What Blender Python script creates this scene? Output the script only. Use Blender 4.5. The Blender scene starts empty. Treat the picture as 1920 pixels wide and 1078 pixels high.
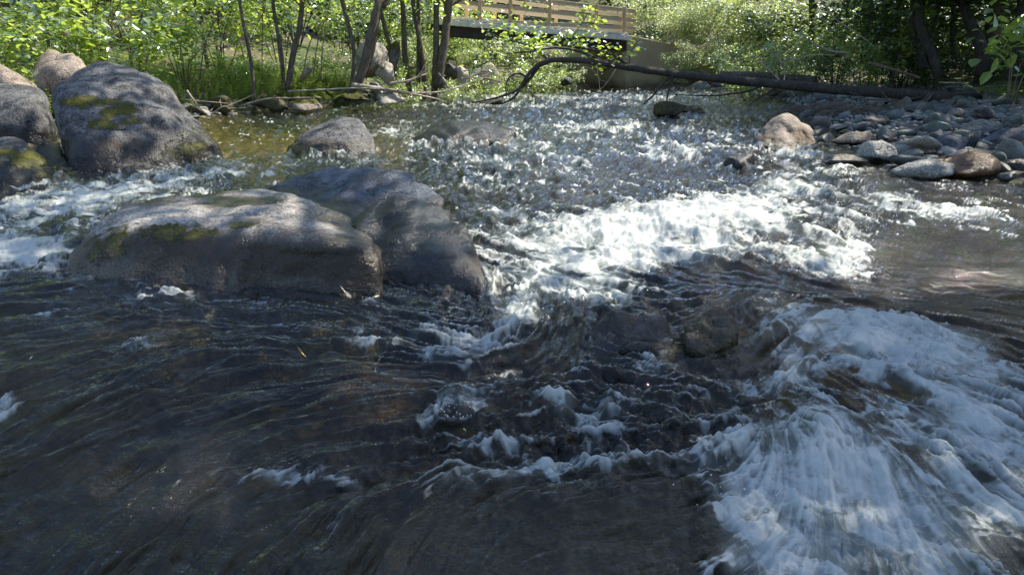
import bpy, bmesh, math, random
import numpy as np
from mathutils import Vector, Matrix, Quaternion

# ------------------------------------------------------------------ camera, sky, sun, exposure
SC = bpy.context.scene
COL = SC.collection
F_PX, HORIZON = 1300.0, 105.0                       # focal length and horizon of the 1920 px wide frame
PITCH = math.atan((539 - HORIZON) / F_PX)
CAM_Z = 1.0
cam_d = bpy.data.cameras.new('camera'); cam = bpy.data.objects.new('camera', cam_d); COL.objects.link(cam)
cam.location = (0, 0, CAM_Z); cam.rotation_euler = (math.pi / 2 - PITCH, 0, 0)
cam_d.sensor_width = 36; cam_d.lens = 36 * F_PX / 1920; cam_d.clip_start = .02; cam_d.clip_end = 600
SC.camera = cam
SUN_EL, SUN_AZ = math.radians(52), math.radians(60)   # azimuth to the right of straight ahead (+Y)
wd = bpy.data.worlds.new('World'); SC.world = wd; wd.use_nodes = True
nt = wd.node_tree; bg = nt.nodes['Background']
sk = nt.nodes.new('ShaderNodeTexSky'); sk.sky_type = 'NISHITA'; sk.sun_disc = False
sk.ozone_density = 1.6; sk.dust_density = .8; sk.sun_elevation = SUN_EL; sk.sun_rotation = SUN_AZ
nt.links.new(sk.outputs[0], bg.inputs[0]); bg.inputs[1].default_value = .13
sl = bpy.data.lights.new('sun', 'SUN'); sl.energy = 4.2; sl.angle = math.radians(.6); sl.color = (1, .92, .76)
so = bpy.data.objects.new('sun', sl); COL.objects.link(so)
to_sun = Vector((math.sin(SUN_AZ) * math.cos(SUN_EL), math.cos(SUN_AZ) * math.cos(SUN_EL), math.sin(SUN_EL)))
so.rotation_euler = (-to_sun).to_track_quat('-Z', 'Y').to_euler(); so.location = (0, 0, 30)
SC.view_settings.view_transform = 'Standard'; SC.view_settings.look = 'None'
SC.view_settings.exposure = 1.1; SC.view_settings.gamma = 1; SC.view_settings.use_curve_mapping = False
SC.render.engine = 'CYCLES'
SC.cycles.max_bounces = 8; SC.cycles.transparent_max_bounces = 16
SC.cycles.caustics_reflective = False; SC.cycles.caustics_refractive = False
SC.cycles.use_denoising = True
rng = np.random.default_rng(7); random.seed(7)

# ------------------------------------------------------------------ points on the photograph's rays
cp, sp = math.cos(PITCH), math.sin(PITCH)
def level(y): return .010 * np.maximum(np.asarray(y, float) - 2, 0)    # the stream climbs gently upstream
def ray(px, py):
    xc, yc = (px - 960) / F_PX, (539 - py) / F_PX
    return np.array([xc, cp + yc * sp, -sp + yc * cp])
def P(px, py, Y):                       # the point at distance Y that the photograph shows at px, py
    d = ray(px, py); t = Y / d[1]
    return np.array([d[0] * t, Y, CAM_Z + d[2] * t])
def W(px, py, dz=0.):                   # the point of the water's level
    d = ray(px, py); Y = 5.
    for _ in range(12):
        Y = (CAM_Z - float(level(Y)) - dz) / max(-d[2] / d[1], .012)
    return P(px, py, Y)

# ------------------------------------------------------------------ numeric noise
def spectral(n, lo, hi, beta, seed):
    r = np.random.default_rng(seed)
    f = np.fft.fftfreq(n); fx, fy = np.meshgrid(f, f); k = np.hypot(fx, fy) + 1e-9
    a = k ** (-beta / 2) * ((k > 1 / hi) & (k < 1 / lo))
    t = np.fft.ifft2(np.fft.fft2(r.standard_normal((n, n))) * a).real
    return (t / t.std()).astype(np.float32)
TB = [spectral(1024, 6, 14, 1, 10 + i) for i in range(3)]       # one band, cells of about 9 texels
TF = [spectral(1024, 4, 300, 2.2, 20 + i) for i in range(3)]    # many octaves
TM = [spectral(1024, 4, 28, 1.6, 40 + i) for i in range(4)]      # three octaves
TR = [spectral(1024, 2.6, 60, 1.1, 50 + i) for i in range(3)]     # rough, for froth
def samp(T, x, y, size, cell=9.):
    n = T.shape[0]
    u = np.asarray(x) / size * cell; v = np.asarray(y) / size * cell
    iu = np.floor(u).astype(np.int64); iv = np.floor(v).astype(np.int64)
    fu = (u - iu).astype(np.float32); fv = (v - iv).astype(np.float32)
    fu = fu * fu * (3 - 2 * fu); fv = fv * fv * (3 - 2 * fv)
    a = iu % n; b = (iu + 1) % n; c = iv % n; d = (iv + 1) % n
    return (T[c, a] * (1 - fu) + T[c, b] * fu) * (1 - fv) + (T[d, a] * (1 - fu) + T[d, b] * fu) * fv
def sstep(a, b, x):
    t = np.clip((x - a) / (b - a), 0, 1); return t * t * (3 - 2 * t)
def noise3(p, scale, seed=0):           # value noise on points p (n,3), about -1..1
    q = p / scale + 31.7 * (seed + 1); i = np.floor(q).astype(np.int64); f = q - i; f = f * f * (3 - 2 * f)
    def h(dx, dy, dz):
        v = (i[:, 0] + dx) * 374761393 + (i[:, 1] + dy) * 668265263 + (i[:, 2] + dz) * 2147483647 + seed * 974634777
        v = (v ^ (v >> 13)) * 1274126177 & 0xffffffff; v = (v ^ (v >> 16)) & 0xffff
        return v / 32767.5 - 1
    r = 0
    for dx in (0, 1):
        for dy in (0, 1):
            for dz in (0, 1):
                w = (f[:, 0] if dx else 1 - f[:, 0]) * (f[:, 1] if dy else 1 - f[:, 1]) * (f[:, 2] if dz else 1 - f[:, 2])
                r = r + w * h(dx, dy, dz)
    return r
def fbm3(p, scale, seed=0, n=4, g=.5):
    return sum(noise3(p, scale / 2.03 ** k, seed + k * 5) * g ** k for k in range(n))

# ------------------------------------------------------------------ mesh and object helpers
def np_mesh(name, v, faces, attrs=None, smooth=True):
    m = bpy.data.meshes.new(name); v = np.asarray(v, np.float32); faces = np.asarray(faces, np.int32)
    k = faces.shape[1]; nf = len(faces)
    m.vertices.add(len(v)); m.vertices.foreach_set('co', v.ravel())
    m.loops.add(nf * k); m.loops.foreach_set('vertex_index', faces.ravel())
    m.polygons.add(nf); m.polygons.foreach_set('loop_start', np.arange(0, nf * k, k, dtype=np.int32))
    m.polygons.foreach_set('loop_total', np.full(nf, k, np.int32))
    m.polygons.foreach_set('use_smooth', np.full(nf, smooth))
    for n_, a in (attrs or {}).items():
        a = np.asarray(a, np.float32)
        if a.ndim == 1: at = m.attributes.new(n_, 'FLOAT', 'POINT'); at.data.foreach_set('value', a)
        else: at = m.attributes.new(n_, 'FLOAT_VECTOR', 'POINT'); at.data.foreach_set('vector', a.ravel())
    m.update(calc_edges=True); m.validate()
    return m
def grid_faces(nr, nc):
    i = np.arange(nr * nc).reshape(nr, nc)
    return np.stack([i[:-1, :-1], i[:-1, 1:], i[1:, 1:], i[1:, :-1]], -1).reshape(-1, 4)
def obj(name, mesh, mat=None, parent=None, loc=None):
    o = bpy.data.objects.new(name, mesh); COL.objects.link(o)
    if mat is not None and mesh is not None and not mesh.materials: mesh.materials.append(mat)
    if parent: o.parent = parent
    if loc is not None: o.location = loc
    return o
def tag(o, label=None, cat=None, group=None, kind=None):
    for k, v in (('label', label), ('category', cat), ('group', group), ('kind', kind)):
        if v: o[k] = v
    return o
def empty(name, loc): return obj(name, None, loc=loc)
def copy_tree(o, parent=None):
    c = o.copy(); COL.objects.link(c)
    if parent: c.parent = parent
    for ch in o.children: copy_tree(ch, c)
    return c
class MB:                                # collects pieces for one mesh
    def __init__(s): s.v = []; s.f = []; s.a = []; s.n = 0
    def add(s, v, f, a=0.):
        v = np.asarray(v, float); f = np.asarray(f)
        if f.shape[1] == 3: f = np.concatenate([f, f[:, 2:3]], 1)
        s.v.append(v); s.f.append(f + s.n); s.a.append(np.broadcast_to(np.asarray(a, float), (len(v),))); s.n += len(v)
    def tube(s, pts, r0, r1=None, seg=6, wob=0., a=0., close=True):
        pts = np.asarray(pts, float)
        if len(pts) == 2: pts = np.array([pts[0], pts.mean(0), pts[1]])
        n = len(pts); r1 = r0 if r1 is None else r1
        L = np.r_[0, np.cumsum(np.linalg.norm(np.diff(pts, axis=0), axis=1))]; L /= max(L[-1], 1e-9)
        R = np.interp(L, [0, 1], [r0, r1])
        T = np.gradient(pts, axis=0); T /= np.linalg.norm(T, axis=1)[:, None] + 1e-12
        ref = np.array([0., 0, 1]) if abs(T[0][2]) < .8 else np.array([1., 0, 0])
        U = np.cross(T, ref); U /= np.linalg.norm(U, axis=1)[:, None] + 1e-12; V = np.cross(T, U)
        th = np.arange(seg) * 2 * math.pi / seg
        rr = R[:, None] * (1 + wob * rng.standard_normal((n, seg)))
        v = pts[:, None] + rr[..., None] * (U[:, None] * np.cos(th)[None, :, None] + V[:, None] * np.sin(th)[None, :, None])
        i = np.arange(n * seg).reshape(n, seg); j = np.roll(i, -1, 1)
        f = np.stack([i[:-1], j[:-1], j[1:], i[1:]], -1).reshape(-1, 4)
        v = v.reshape(-1, 3)
        if close:
            v = np.vstack([v, pts[0], pts[-1]]); b = n * seg
            f = np.vstack([f] + [[[i[0, q], b, b, j[0, q]]] for q in range(seg)] + [[[j[-1, q], b + 1, b + 1, i[-1, q]]] for q in range(seg)])
        s.add(v, f, a)
    def box(s, c, size, rot=None, a=0.):
        v = np.array([[x, y, z] for x in (-.5, .5) for y in (-.5, .5) for z in (-.5, .5)]) * size
        if rot is not None: v = v @ np.array(rot).T
        s.add(v + c, [[0, 1, 3, 2], [4, 6, 7, 5], [0, 4, 5, 1], [2, 3, 7, 6], [0, 2, 6, 4], [1, 5, 7, 3]], a)
    def mesh(s, name, smooth=True, org=(0, 0, 0)):
        v = np.vstack(s.v) - np.asarray(org); f = np.vstack(s.f); a = np.concatenate(s.a)
        m = bpy.data.meshes.new(name); m.from_pydata([], [], [])
        tri = (f[:, 2] == f[:, 3]) | (f[:, 1] == f[:, 2])
        loops = []; starts = []; tot = []
        q = f[~tri]; t = f[tri]; t = np.stack([t[:, 0], t[:, 1], t[:, 3]], 1)
        fl = np.concatenate([q.ravel(), t.ravel()]).astype(np.int32)
        m.vertices.add(len(v)); m.vertices.foreach_set('co', v.astype(np.float32).ravel())
        m.loops.add(len(fl)); m.loops.foreach_set('vertex_index', fl)
        nq, n_t = len(q), len(t); m.polygons.add(nq + n_t)
        m.polygons.foreach_set('loop_start', np.r_[np.arange(nq) * 4, nq * 4 + np.arange(n_t) * 3].astype(np.int32))
        m.polygons.foreach_set('loop_total', np.r_[np.full(nq, 4), np.full(n_t, 3)].astype(np.int32))
        m.polygons.foreach_set('use_smooth', np.full(nq + n_t, smooth))
        at = m.attributes.new('rnd', 'FLOAT', 'POINT'); at.data.foreach_set('value', a.astype(np.float32))
        m.update(calc_edges=True); m.validate(); return m
def curve(pts, n=12):                    # Catmull-Rom through points
    p = np.asarray(pts, float); p = np.vstack([2 * p[0] - p[1], p, 2 * p[-1] - p[-2]])
    out = []; k = max(2, n // (len(p) - 3))
    for i in range(1, len(p) - 2):
        for t in np.arange(k) / k:
            a, b, c, d = p[i - 1], p[i], p[i + 1], p[i + 2]
            out.append(.5 * (2 * b + (c - a) * t + (2 * a - 5 * b + 4 * c - d) * t * t + (3 * b - a - 3 * c + d) * t ** 3))
    out.append(p[-2]); return np.array(out)

# ------------------------------------------------------------------ materials
class NT:
    def __init__(s, name):
        s.m = bpy.data.materials.new(name); s.m.use_nodes = True; s.t = s.m.node_tree; s.t.nodes.clear()
        s.out = s.t.nodes.new('ShaderNodeOutputMaterial')
    def n(s, ty, ins=None, **kw):
        nd = s.t.nodes.new('ShaderNode' + ty)
        for k, v in kw.items(): setattr(nd, k, v)
        for k, v in (ins or {}).items():
            if isinstance(v, (bpy.types.NodeSocket,)): s.t.links.new(v, nd.inputs[k])
            else: nd.inputs[k].default_value = v
        return nd
    def pos(s): return s.n('NewGeometry').outputs['Position']
    def objc(s): return s.n('TexCoord').outputs['Object']
    def noise(s, vec, scale, detail=4, rough=.6, dist=0.):
        return s.n('TexNoise', {'Vector': vec, 'Scale': scale, 'Detail': detail, 'Roughness': rough, 'Distortion': dist}).outputs['Fac']
    def ramp(s, fac, stops, interp='LINEAR'):
        r = s.n('ValToRGB', {'Fac': fac}); e = r.color_ramp.elements; r.color_ramp.interpolation = interp
        for i, (p, c) in enumerate(stops):
            if i > 1: e.new(p)
        for i, (p, c) in enumerate(stops):
            e[i].position = p; e[i].color = (c, c, c, 1) if not isinstance(c, tuple) else (*c, 1)
        return r.outputs[0]
    def mix(s, f, a, b, mode='MIX'):
        nd = s.n('Mix', data_type='RGBA', blend_type=mode)
        for k, v in ((0, f), (6, a), (7, b)):
            if isinstance(v, bpy.types.NodeSocket): s.t.links.new(v, nd.inputs[k])
            else: nd.inputs[k].default_value = (*v, 1) if isinstance(v, tuple) else v
        return nd.outputs[2]
    def math(s, op, a, b=0., c=0., clamp=False):
        nd = s.n('Math', operation=op); nd.use_clamp = clamp
        for k, v in ((0, a), (1, b), (2, c)):
            if isinstance(v, bpy.types.NodeSocket): s.t.links.new(v, nd.inputs[k])
            else: nd.inputs[k].default_value = v
        return nd.outputs[0]
    def attr(s, name, out='Fac'): return s.n('Attribute', attribute_name=name).outputs[out]
    def bump(s, h, strength, dist, normal=None):
        i = {'Height': h, 'Strength': strength, 'Distance': dist}
        if normal is not None: i['Normal'] = normal
        return s.n('Bump', i).outputs[0]
    def done(s, sh): s.t.links.new(sh, s.out.inputs[0]); return s.m

def rock_mat(name, base, dark, light, speck=.5, spots=.4, wetc=.28, moss=(.10, .10, .012), brown=(.12, .06, .016)):
    s = NT(name); v = s.objc(); P_ = s.pos()
    big = s.noise(P_, 2.3, 3, .55); mid = s.noise(P_, 11, 6, .7); fine = s.noise(P_, 75, 3, .7)
    c = s.mix(s.ramp(big, [(.42, 0.), (.56, 1.)]), base, tuple(x * .8 for x in dark))
    c = s.mix(s.math('MULTIPLY', s.ramp(mid, [(.45, 0.), (.72, 1.)]), .75), c, light)
    c = s.mix(s.math('MULTIPLY', s.ramp(fine, [(.42, 1.), (.5, 0.)]), speck), c, tuple(x * .35 for x in dark))
    c = s.mix(s.math('MULTIPLY', s.ramp(fine, [(.56, 0.), (.62, 1.)]), speck * .6), c, tuple(min(x * 1.7, .75) for x in light))
    blot = s.noise(P_, 6.5, 5, .62, .4); blot2 = s.noise(P_, 26, 3, .6)
    sp_ = s.math('MULTIPLY', s.ramp(blot2, [(.60, 0.), (.64, 1.)]), s.ramp(blot, [(.45, 0.), (.58, 1.)]))
    c = s.mix(s.math('MULTIPLY', sp_, spots), c, (.012, .012, .010))
    dv = s.n('VectorMath', {0: P_, 1: s.n('VectorMath', {0: s.n('TexNoise', {'Vector': P_, 'Scale': 3.5, 'Detail': 4.}).outputs['Color'], 1: (.5, .5, .5)}, operation='MULTIPLY').outputs[0]}, operation='ADD').outputs[0]
    ck = s.n('TexVoronoi', {'Vector': dv, 'Scale': 1.9}, feature='DISTANCE_TO_EDGE').outputs['Distance']
    ck = s.math('MULTIPLY', s.ramp(ck, [(.0, 1.), (.014, 0.)]), s.ramp(s.noise(P_, 2.6, 2), [(.48, 0.), (.56, 1.)]))
    c = s.mix(s.math('MULTIPLY', ck, .55), c, tuple(x * .15 for x in dark))
    wet = s.attr('wet'); ms = s.attr('moss'); br = s.attr('brown')
    c = s.mix(s.math('MULTIPLY', br, .95), c, s.mix(s.ramp(mid, [(.35, 0.), (.65, 1.)]), brown, tuple(x * .35 for x in brown)))
    c = s.mix(s.math('MULTIPLY', wet, 1.), c, s.mix(1., c, (wetc * .78, wetc * .70, wetc * .54), 'MULTIPLY'))
    mn = s.math('ADD', ms, s.math('MULTIPLY', s.math('SUBTRACT', s.noise(P_, 13, 6, .75, .5), .5), 2.4))
    mf = s.math('MULTIPLY', s.ramp(mn, [(.42, 0.), (.58, 1.)]), s.ramp(ms, [(.02, 0.), (.12, 1.)]))
    mc = s.mix(s.ramp(s.noise(P_, 60, 3, .7), [(.35, 0.), (.65, 1.)]), tuple(x * .3 for x in moss), moss)
    c = s.mix(mf, c, mc)
    ro = s.math('SUBTRACT', .70, s.math('MULTIPLY', wet, .46)); ro = s.math('ADD', ro, s.math('MULTIPLY', mf, .3), clamp=True)
    h = s.math('ADD', s.math('MULTIPLY', mid, 1.), s.math('MULTIPLY', fine, .22))
    h = s.math('SUBTRACT', s.math('ADD', h, s.math('MULTIPLY', mf, .6)), s.math('MULTIPLY', ck, .6)); h = s.math('SUBTRACT', h, s.math('MULTIPLY', sp_, .25))
    b = s.n('BsdfPrincipled', {'Base Color': c, 'Roughness': ro, 'Normal': s.bump(h, .75, .03)})
    b.inputs['Specular IOR Level'].default_value = .5
    return s.done(b.outputs[0])
M = {}
M['tan'] = rock_mat('tan_granite', (.36, .33, .30), (.19, .17, .155), (.58, .54, .50), .55, .25)
M['blue'] = rock_mat('blue_grey_stone', (.060, .072, .098), (.022, .028, .040), (.17, .20, .25), .35, 1.)
M['grey'] = rock_mat('grey_boulder', (.080, .080, .086), (.028, .028, .031), (.24, .24, .245), .5, 1., .3)
M['dark'] = rock_mat('dark_wet_stone', (.042, .038, .036), (.016, .015, .015), (.10, .10, .10), .4, .5, .5)
M['ochre'] = rock_mat('ochre_boulder', (.27, .21, .17), (.13, .09, .07), (.46, .40, .35), .6, .4, .4)
M['pale'] = rock_mat('pale_speckled_stone', (.42, .42, .39), (.28, .28, .27), (.60, .60, .56), .75, .1)
M['umber'] = rock_mat('umber_wet_stone', (.075, .045, .025), (.03, .02, .014), (.14, .10, .07), .5, .4, .6)
M['rust'] = rock_mat('rusty_stone', (.26, .125, .035), (.14, .06, .02), (.42, .24, .09), .5, .3, .6)
M['olive'] = rock_mat('olive_algae_stone', (.075, .068, .024), (.03, .028, .012), (.14, .13, .06), .5, .4, .7)
M['white'] = rock_mat('sun_bleached_rock', (.44, .40, .34), (.25, .22, .18), (.62, .58, .52), .5, .5)

def stone_mat():                         # cobbles: tint differs per stone
    s = NT('cobble'); v = s.objc(); r = s.n('ObjectInfo').outputs['Random']
    vv = s.n('VectorMath', {0: v, 1: s.n('CombineXYZ', {0: r, 1: r, 2: r}).outputs[0]}, operation='ADD').outputs[0]
    c = s.ramp(r, [(0, (.13, .15, .15)), (.22, (.20, .24, .21)), (.4, (.07, .085, .11)), (.55, (.28, .28, .25)), (.7, (.21, .16, .13)), (.85, (.22, .25, .26)), (1, (.13, .13, .13))])
    n1 = s.noise(vv, 2.2, 5, .65); n2 = s.noise(vv, 14, 3, .7)
    c = s.mix(1., c, s.ramp(n1, [(.3, .4), (.7, 1.0)]), 'MULTIPLY'); c = s.mix(.5, c, s.ramp(n2, [(.35, .4), (.6, 1.5)]), 'MULTIPLY')
    z = s.n('SeparateXYZ', {0: s.pos()}).outputs[2]; wet = s.ramp(z, [(.10, 1.), (.17, 0.)])
    c = s.mix(s.math('MULTIPLY', wet, .7), c, s.mix(1., c, (.36, .34, .3), 'MULTIPLY'))
    b = s.n('BsdfPrincipled', {'Base Color': c, 'Roughness': s.math('SUBTRACT', .75, s.math('MULTIPLY', wet, .45)), 'Normal': s.bump(s.math('ADD', n1, s.math('MULTIPLY', n2, .3)), .5, .04)})
    return s.done(b.outputs[0])
M['cobble'] = stone_mat()

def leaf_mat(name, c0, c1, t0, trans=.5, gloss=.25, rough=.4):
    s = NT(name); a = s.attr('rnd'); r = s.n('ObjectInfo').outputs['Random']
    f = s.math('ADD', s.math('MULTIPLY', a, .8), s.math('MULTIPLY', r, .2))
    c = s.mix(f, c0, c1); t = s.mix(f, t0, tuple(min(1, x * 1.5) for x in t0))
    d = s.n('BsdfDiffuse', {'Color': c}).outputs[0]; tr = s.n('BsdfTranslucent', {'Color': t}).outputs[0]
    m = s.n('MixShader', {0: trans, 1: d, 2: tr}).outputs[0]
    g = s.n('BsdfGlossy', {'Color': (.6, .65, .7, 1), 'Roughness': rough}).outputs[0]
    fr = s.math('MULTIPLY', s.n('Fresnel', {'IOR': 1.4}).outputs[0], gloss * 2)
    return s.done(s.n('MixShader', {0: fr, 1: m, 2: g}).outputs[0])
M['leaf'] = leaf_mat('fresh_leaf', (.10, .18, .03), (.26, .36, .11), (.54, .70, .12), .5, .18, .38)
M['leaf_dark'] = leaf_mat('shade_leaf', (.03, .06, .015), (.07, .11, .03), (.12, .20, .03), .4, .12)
M['leaf_pale'] = leaf_mat('pale_leaf', (.24, .27, .12), (.40, .43, .23), (.50, .60, .20), .45, .15, .5)
M['horsetail'] = leaf_mat('horsetail_green', (.14, .19, .05), (.24, .30, .09), (.34, .46, .10), .5, .1)
M['needle'] = leaf_mat('conifer_green', (.018, .035, .014), (.04, .07, .025), (.05, .09, .02), .3, .1)

def bark_mat(name, a, b, sc=1.):
    s = NT(name); p = s.pos()
    sp_ = s.n('VectorMath', {0: p, 1: (1., 1., .25)}, operation='MULTIPLY').outputs[0]
    n = s.noise(sp_, 38 * sc, 5, .7); n2 = s.noise(p, 5, 3, .6)
    c = s.mix(s.ramp(n, [(.35, 0.), (.65, 1.)]), a, b); c = s.mix(s.math('MULTIPLY', s.ramp(n2, [(.5, 0.), (.7, 1.)]), .4), c, tuple(min(1, x * 1.8) for x in b))
    return s.done(s.n('BsdfPrincipled', {'Base Color': c, 'Roughness': .85, 'Normal': s.bump(n, .9, .02)}).outputs[0])
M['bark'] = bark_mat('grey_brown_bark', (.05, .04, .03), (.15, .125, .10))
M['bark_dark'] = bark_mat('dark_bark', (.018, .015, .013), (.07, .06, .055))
M['dead'] = bark_mat('bleached_wood', (.26, .21, .16), (.50, .43, .35))
M['twig'] = bark_mat('twig_bark', (.09, .065, .045), (.22, .17, .13))

def ground_mat():
    s = NT('ground_soil'); p = s.pos(); z = s.n('SeparateXYZ', {0: p}).outputs[2]
    under = s.attr('under'); shade = s.noise(p, .8, 4, .6)  # second noise picks random patches of green cover over bare soil
    vo = s.n('TexVoronoi', {'Vector': p, 'Scale': 7., 'Randomness': 1.}); vc = vo.outputs['Color']; vd = vo.outputs['Distance']
    vs = s.n('SeparateXYZ', {0: vc}).outputs[0]
    bedc = s.ramp(vs, [(0, (.09, .075, .03)), (.3, (.17, .14, .06)), (.55, (.11, .09, .045)), (.75, (.25, .21, .12)), (.9, (.13, .07, .035)), (1, (.30, .27, .19))])
    bedc = s.mix(1., bedc, s.ramp(vd, [(0., 1.2), (.6, .35)]), 'MULTIPLY')
    bedc = s.mix(1., bedc, (.50, .50, .22), 'MULTIPLY')
    bedc = s.mix(.7, bedc, s.ramp(s.noise(p, 22, 4, .7), [(.3, .5), (.7, 1.5)]), 'MULTIPLY')
    bedc = s.mix(s.math('MULTIPLY', s.attr('sand'), .9), bedc, s.mix(s.ramp(s.noise(p, 9, 4), [(.35, 0.), (.65, 1.)]), (.42, .31, .11), (.62, .48, .24)))
    soil = s.ramp(s.noise(p, 30, 5, .75), [(.3, (.035, .028, .018)), (.5, (.10, .08, .05)), (.62, (.20, .16, .11)), (.75, (.34, .29, .22))])
    green = s.ramp(s.noise(p, 45, 4, .7), [(.35, (.02, .035, .008)), (.65, (.09, .14, .03))])
    soil = s.mix(s.ramp(shade, [(.42, 0.), (.58, 1.)]), soil, green)
    soil = s.mix(s.attr('bar'), soil, s.ramp(s.noise(p, 26, 5, .75), [(.3, (.03, .026, .02)), (.5, (.075, .065, .05)), (.7, (.15, .135, .11))]))
    c = s.mix(under, soil, bedc)
    h = s.math('ADD', s.noise(p, 18, 5, .7), s.math('MULTIPLY', vd, s.math('MULTIPLY', under, -1.)))
    return s.done(s.n('BsdfPrincipled', {'Base Color': c, 'Roughness': .8, 'Normal': s.bump(h, .8, .05)}).outputs[0])
M['ground'] = ground_mat()
def plain(name, a, b, scale, rough=.7, bump=.3, bd=.01, stretch=(1, 1, 1)):
    s = NT(name); p = s.n('VectorMath', {0: s.pos(), 1: stretch}, operation='MULTIPLY').outputs[0]
    n = s.noise(p, scale, 5, .65)
    return s.done(s.n('BsdfPrincipled', {'Base Color': s.mix(s.ramp(n, [(.3, 0.), (.7, 1.)]), a, b), 'Roughness': rough, 'Normal': s.bump(n, bump, bd)}).outputs[0])
M['timber'] = plain('treated_timber', (.52, .35, .18), (.68, .50, .30), 9, .7, .3, .01, (1, 1, 6))
M['timber_grey'] = plain('weathered_timber', (.46, .36, .22), (.60, .50, .34), 9, .75, .3, .01, (1, 1, 6))
M['deck'] = plain('pale_deck_boards', (.70, .67, .60), (.80, .77, .70), 8)
M['steel'] = plain('dark_steel_beam', (.02, .018, .016), (.05, .04, .035), 6)
def concrete():
    s = NT('concrete'); p = s.pos(); n = s.noise(p, 1.6, 5, .65); n2 = s.noise(p, 40, 3, .7)
    z = s.n('SeparateXYZ', {0: p}).outputs[2]
    c = s.mix(s.ramp(n, [(.35, 0.), (.65, 1.)]), (.44, .34, .22), (.56, .45, .32))
    c = s.mix(s.math('MULTIPLY', s.ramp(s.math('ADD', z, s.math('MULTIPLY', n, .5)), [(.40, 1.), (.65, 0.)]), .75), c, (.07, .05, .035))
    return s.done(s.n('BsdfPrincipled', {'Base Color': c, 'Roughness': .9, 'Normal': s.bump(n2, .4, .02)}).outputs[0])
M['concrete'] = concrete()

# ------------------------------------------------------------------ the ground: river bed and both banks, one sheet
def yp(pts): a = np.array([W(*q)[:2] for q in pts]); return a[np.argsort(a[:, 1])]
LS = np.vstack([[[-11, -6], [-9, 2], [-6.2, 4.5]], yp([(-120, 345), (60, 320), (160, 290), (330, 228), (400, 214), (600, 199), (700, 190), (780, 181), (900, 171), (1000, 163)]), [[.6, 21], [-.6, 26], [-6, 40]]])
RS = np.vstack([[[10, -6], [6.0, 2], [4.6, 4.4]], yp([(1990, 352), (1800, 335), (1690, 322), (1620, 297), (1575, 255), (1525, 218), (1490, 195), (1440, 180), (1330, 170), (1215, 163)]), [[3.0, 21], [2.6, 26], [-1.0, 40]]])
# the left shore is given as x over y; keep y rising
def mono(a): a = a[np.argsort(a[:, 1])]; keep = [0]; [keep.append(i) for i in range(1, len(a)) if a[i, 1] > a[keep[-1], 1] + .05]; return a[keep]
LS, RS = mono(LS), mono(RS)
def bank(x, y):                           # > 0 on land: metres from the water's edge, and which side
    xl = np.interp(y, LS[:, 1], LS[:, 0]); xr = np.interp(y, RS[:, 1], RS[:, 0])
    return xl - x, x - xr
def ground_z(x, y):
    x = np.asarray(x, float); y = np.asarray(y, float)
    dl, dr = bank(x, y); n = samp(TF[0], x, y, 1.3); n2 = samp(TB[0], x, y, .35)
    lv = level(y)
    shal = np.exp(-((x + 2.9) / 2.2) ** 2 - ((y - 9.3) / 2.2) ** 2)
    bed = lv - .06 - (.34 - .22 * shal) * sstep(0, 1.3, -np.maximum(dl, dr)) + .035 * n + .012 * n2
    lb = lv + .10 * sstep(0, .5, dl) + .14 * np.maximum(dl - .3, 0) + .10 * np.maximum(dl - 6, 0) * (dl > 6) + .04 * n * sstep(0, .8, dl)
    rb = lv + .05 * sstep(0, .5, dr) + .070 * np.maximum(dr - .2, 0) + .12 * np.maximum(dr - 5, 0) + .03 * n * sstep(0, .8, dr)
    z = np.where(dl > 0, np.minimum(lb, lv + 9), np.where(dr > 0, np.minimum(rb, lv + 9), bed))
    far = sstep(24, 60, y)
    return z + far * 5 + .012 * n2 * (np.maximum(dl, dr) > 0)
yy = np.r_[np.linspace(-8, .4, 12), np.geomspace(.6, 26, 330), np.geomspace(26.6, 140, 40)]
uu = np.linspace(-1, 1, 430); uu = np.sign(uu) * (np.abs(uu) * .8 + .2 * np.abs(uu) ** 5)
half = np.where(yy < 26, .95 * np.maximum(yy, 1) + 8, .95 * yy + 8)
Y2, U2 = np.meshgrid(yy, uu, indexing='ij'); X2 = U2 * half[:, None]
Z2 = ground_z(X2, Y2); dl, dr = bank(X2, Y2)
gm = np_mesh('ground', np.stack([X2, Y2, Z2], -1).reshape(-1, 3), grid_faces(*X2.shape)[:, ::-1].copy() if False else grid_faces(*X2.shape),
             {'under': sstep(-.02, .08, -np.maximum(dl, dr) + .03).ravel(), 'bar': (sstep(.0, .2, dr) * (1 - sstep(2.6, 3.6, dr))).ravel(), 'sand': np.exp(-((X2 + 2.9) / 2.4) ** 2 - ((Y2 - 9.3) / 2.4) ** 2).ravel()})
tag(obj('ground', gm, M['ground']), kind='structure')

# ------------------------------------------------------------------ rocks
def ico(sub):
    bm = bmesh.new(); bmesh.ops.create_icosphere(bm, subdivisions=sub, radius=1)
    v = np.array([x.co[:] for x in bm.verts]); f = np.array([[q.index for q in x.verts] for x in bm.faces]); bm.free(); return v, f
ICO = {s: ico(s) for s in (2, 3, 4, 5, 6)}
def hull_planes(pts):
    bm = bmesh.new(); [bm.verts.new(p) for p in pts]; bmesh.ops.convex_hull(bm, input=bm.verts)
    bm.normal_update(); pl = []
    c = np.mean([v.co[:] for v in bm.verts if v.link_faces], axis=0)
    for f in bm.faces:
        n = np.array(f.normal); d = float(n @ (np.array(f.verts[0].co) - c))
        if d < 0: n, d = -n, -d
        if all(n @ q[0] < .985 for q in pl): pl.append((n, max(d, .02)))
    bm.free(); return c, pl
def softpoly(dirs, pl, k):
    s = sum(np.maximum(dirs @ n / d, 0) ** k for n, d in pl); return np.maximum(s, 1e-9) ** (-1 / k)
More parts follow.
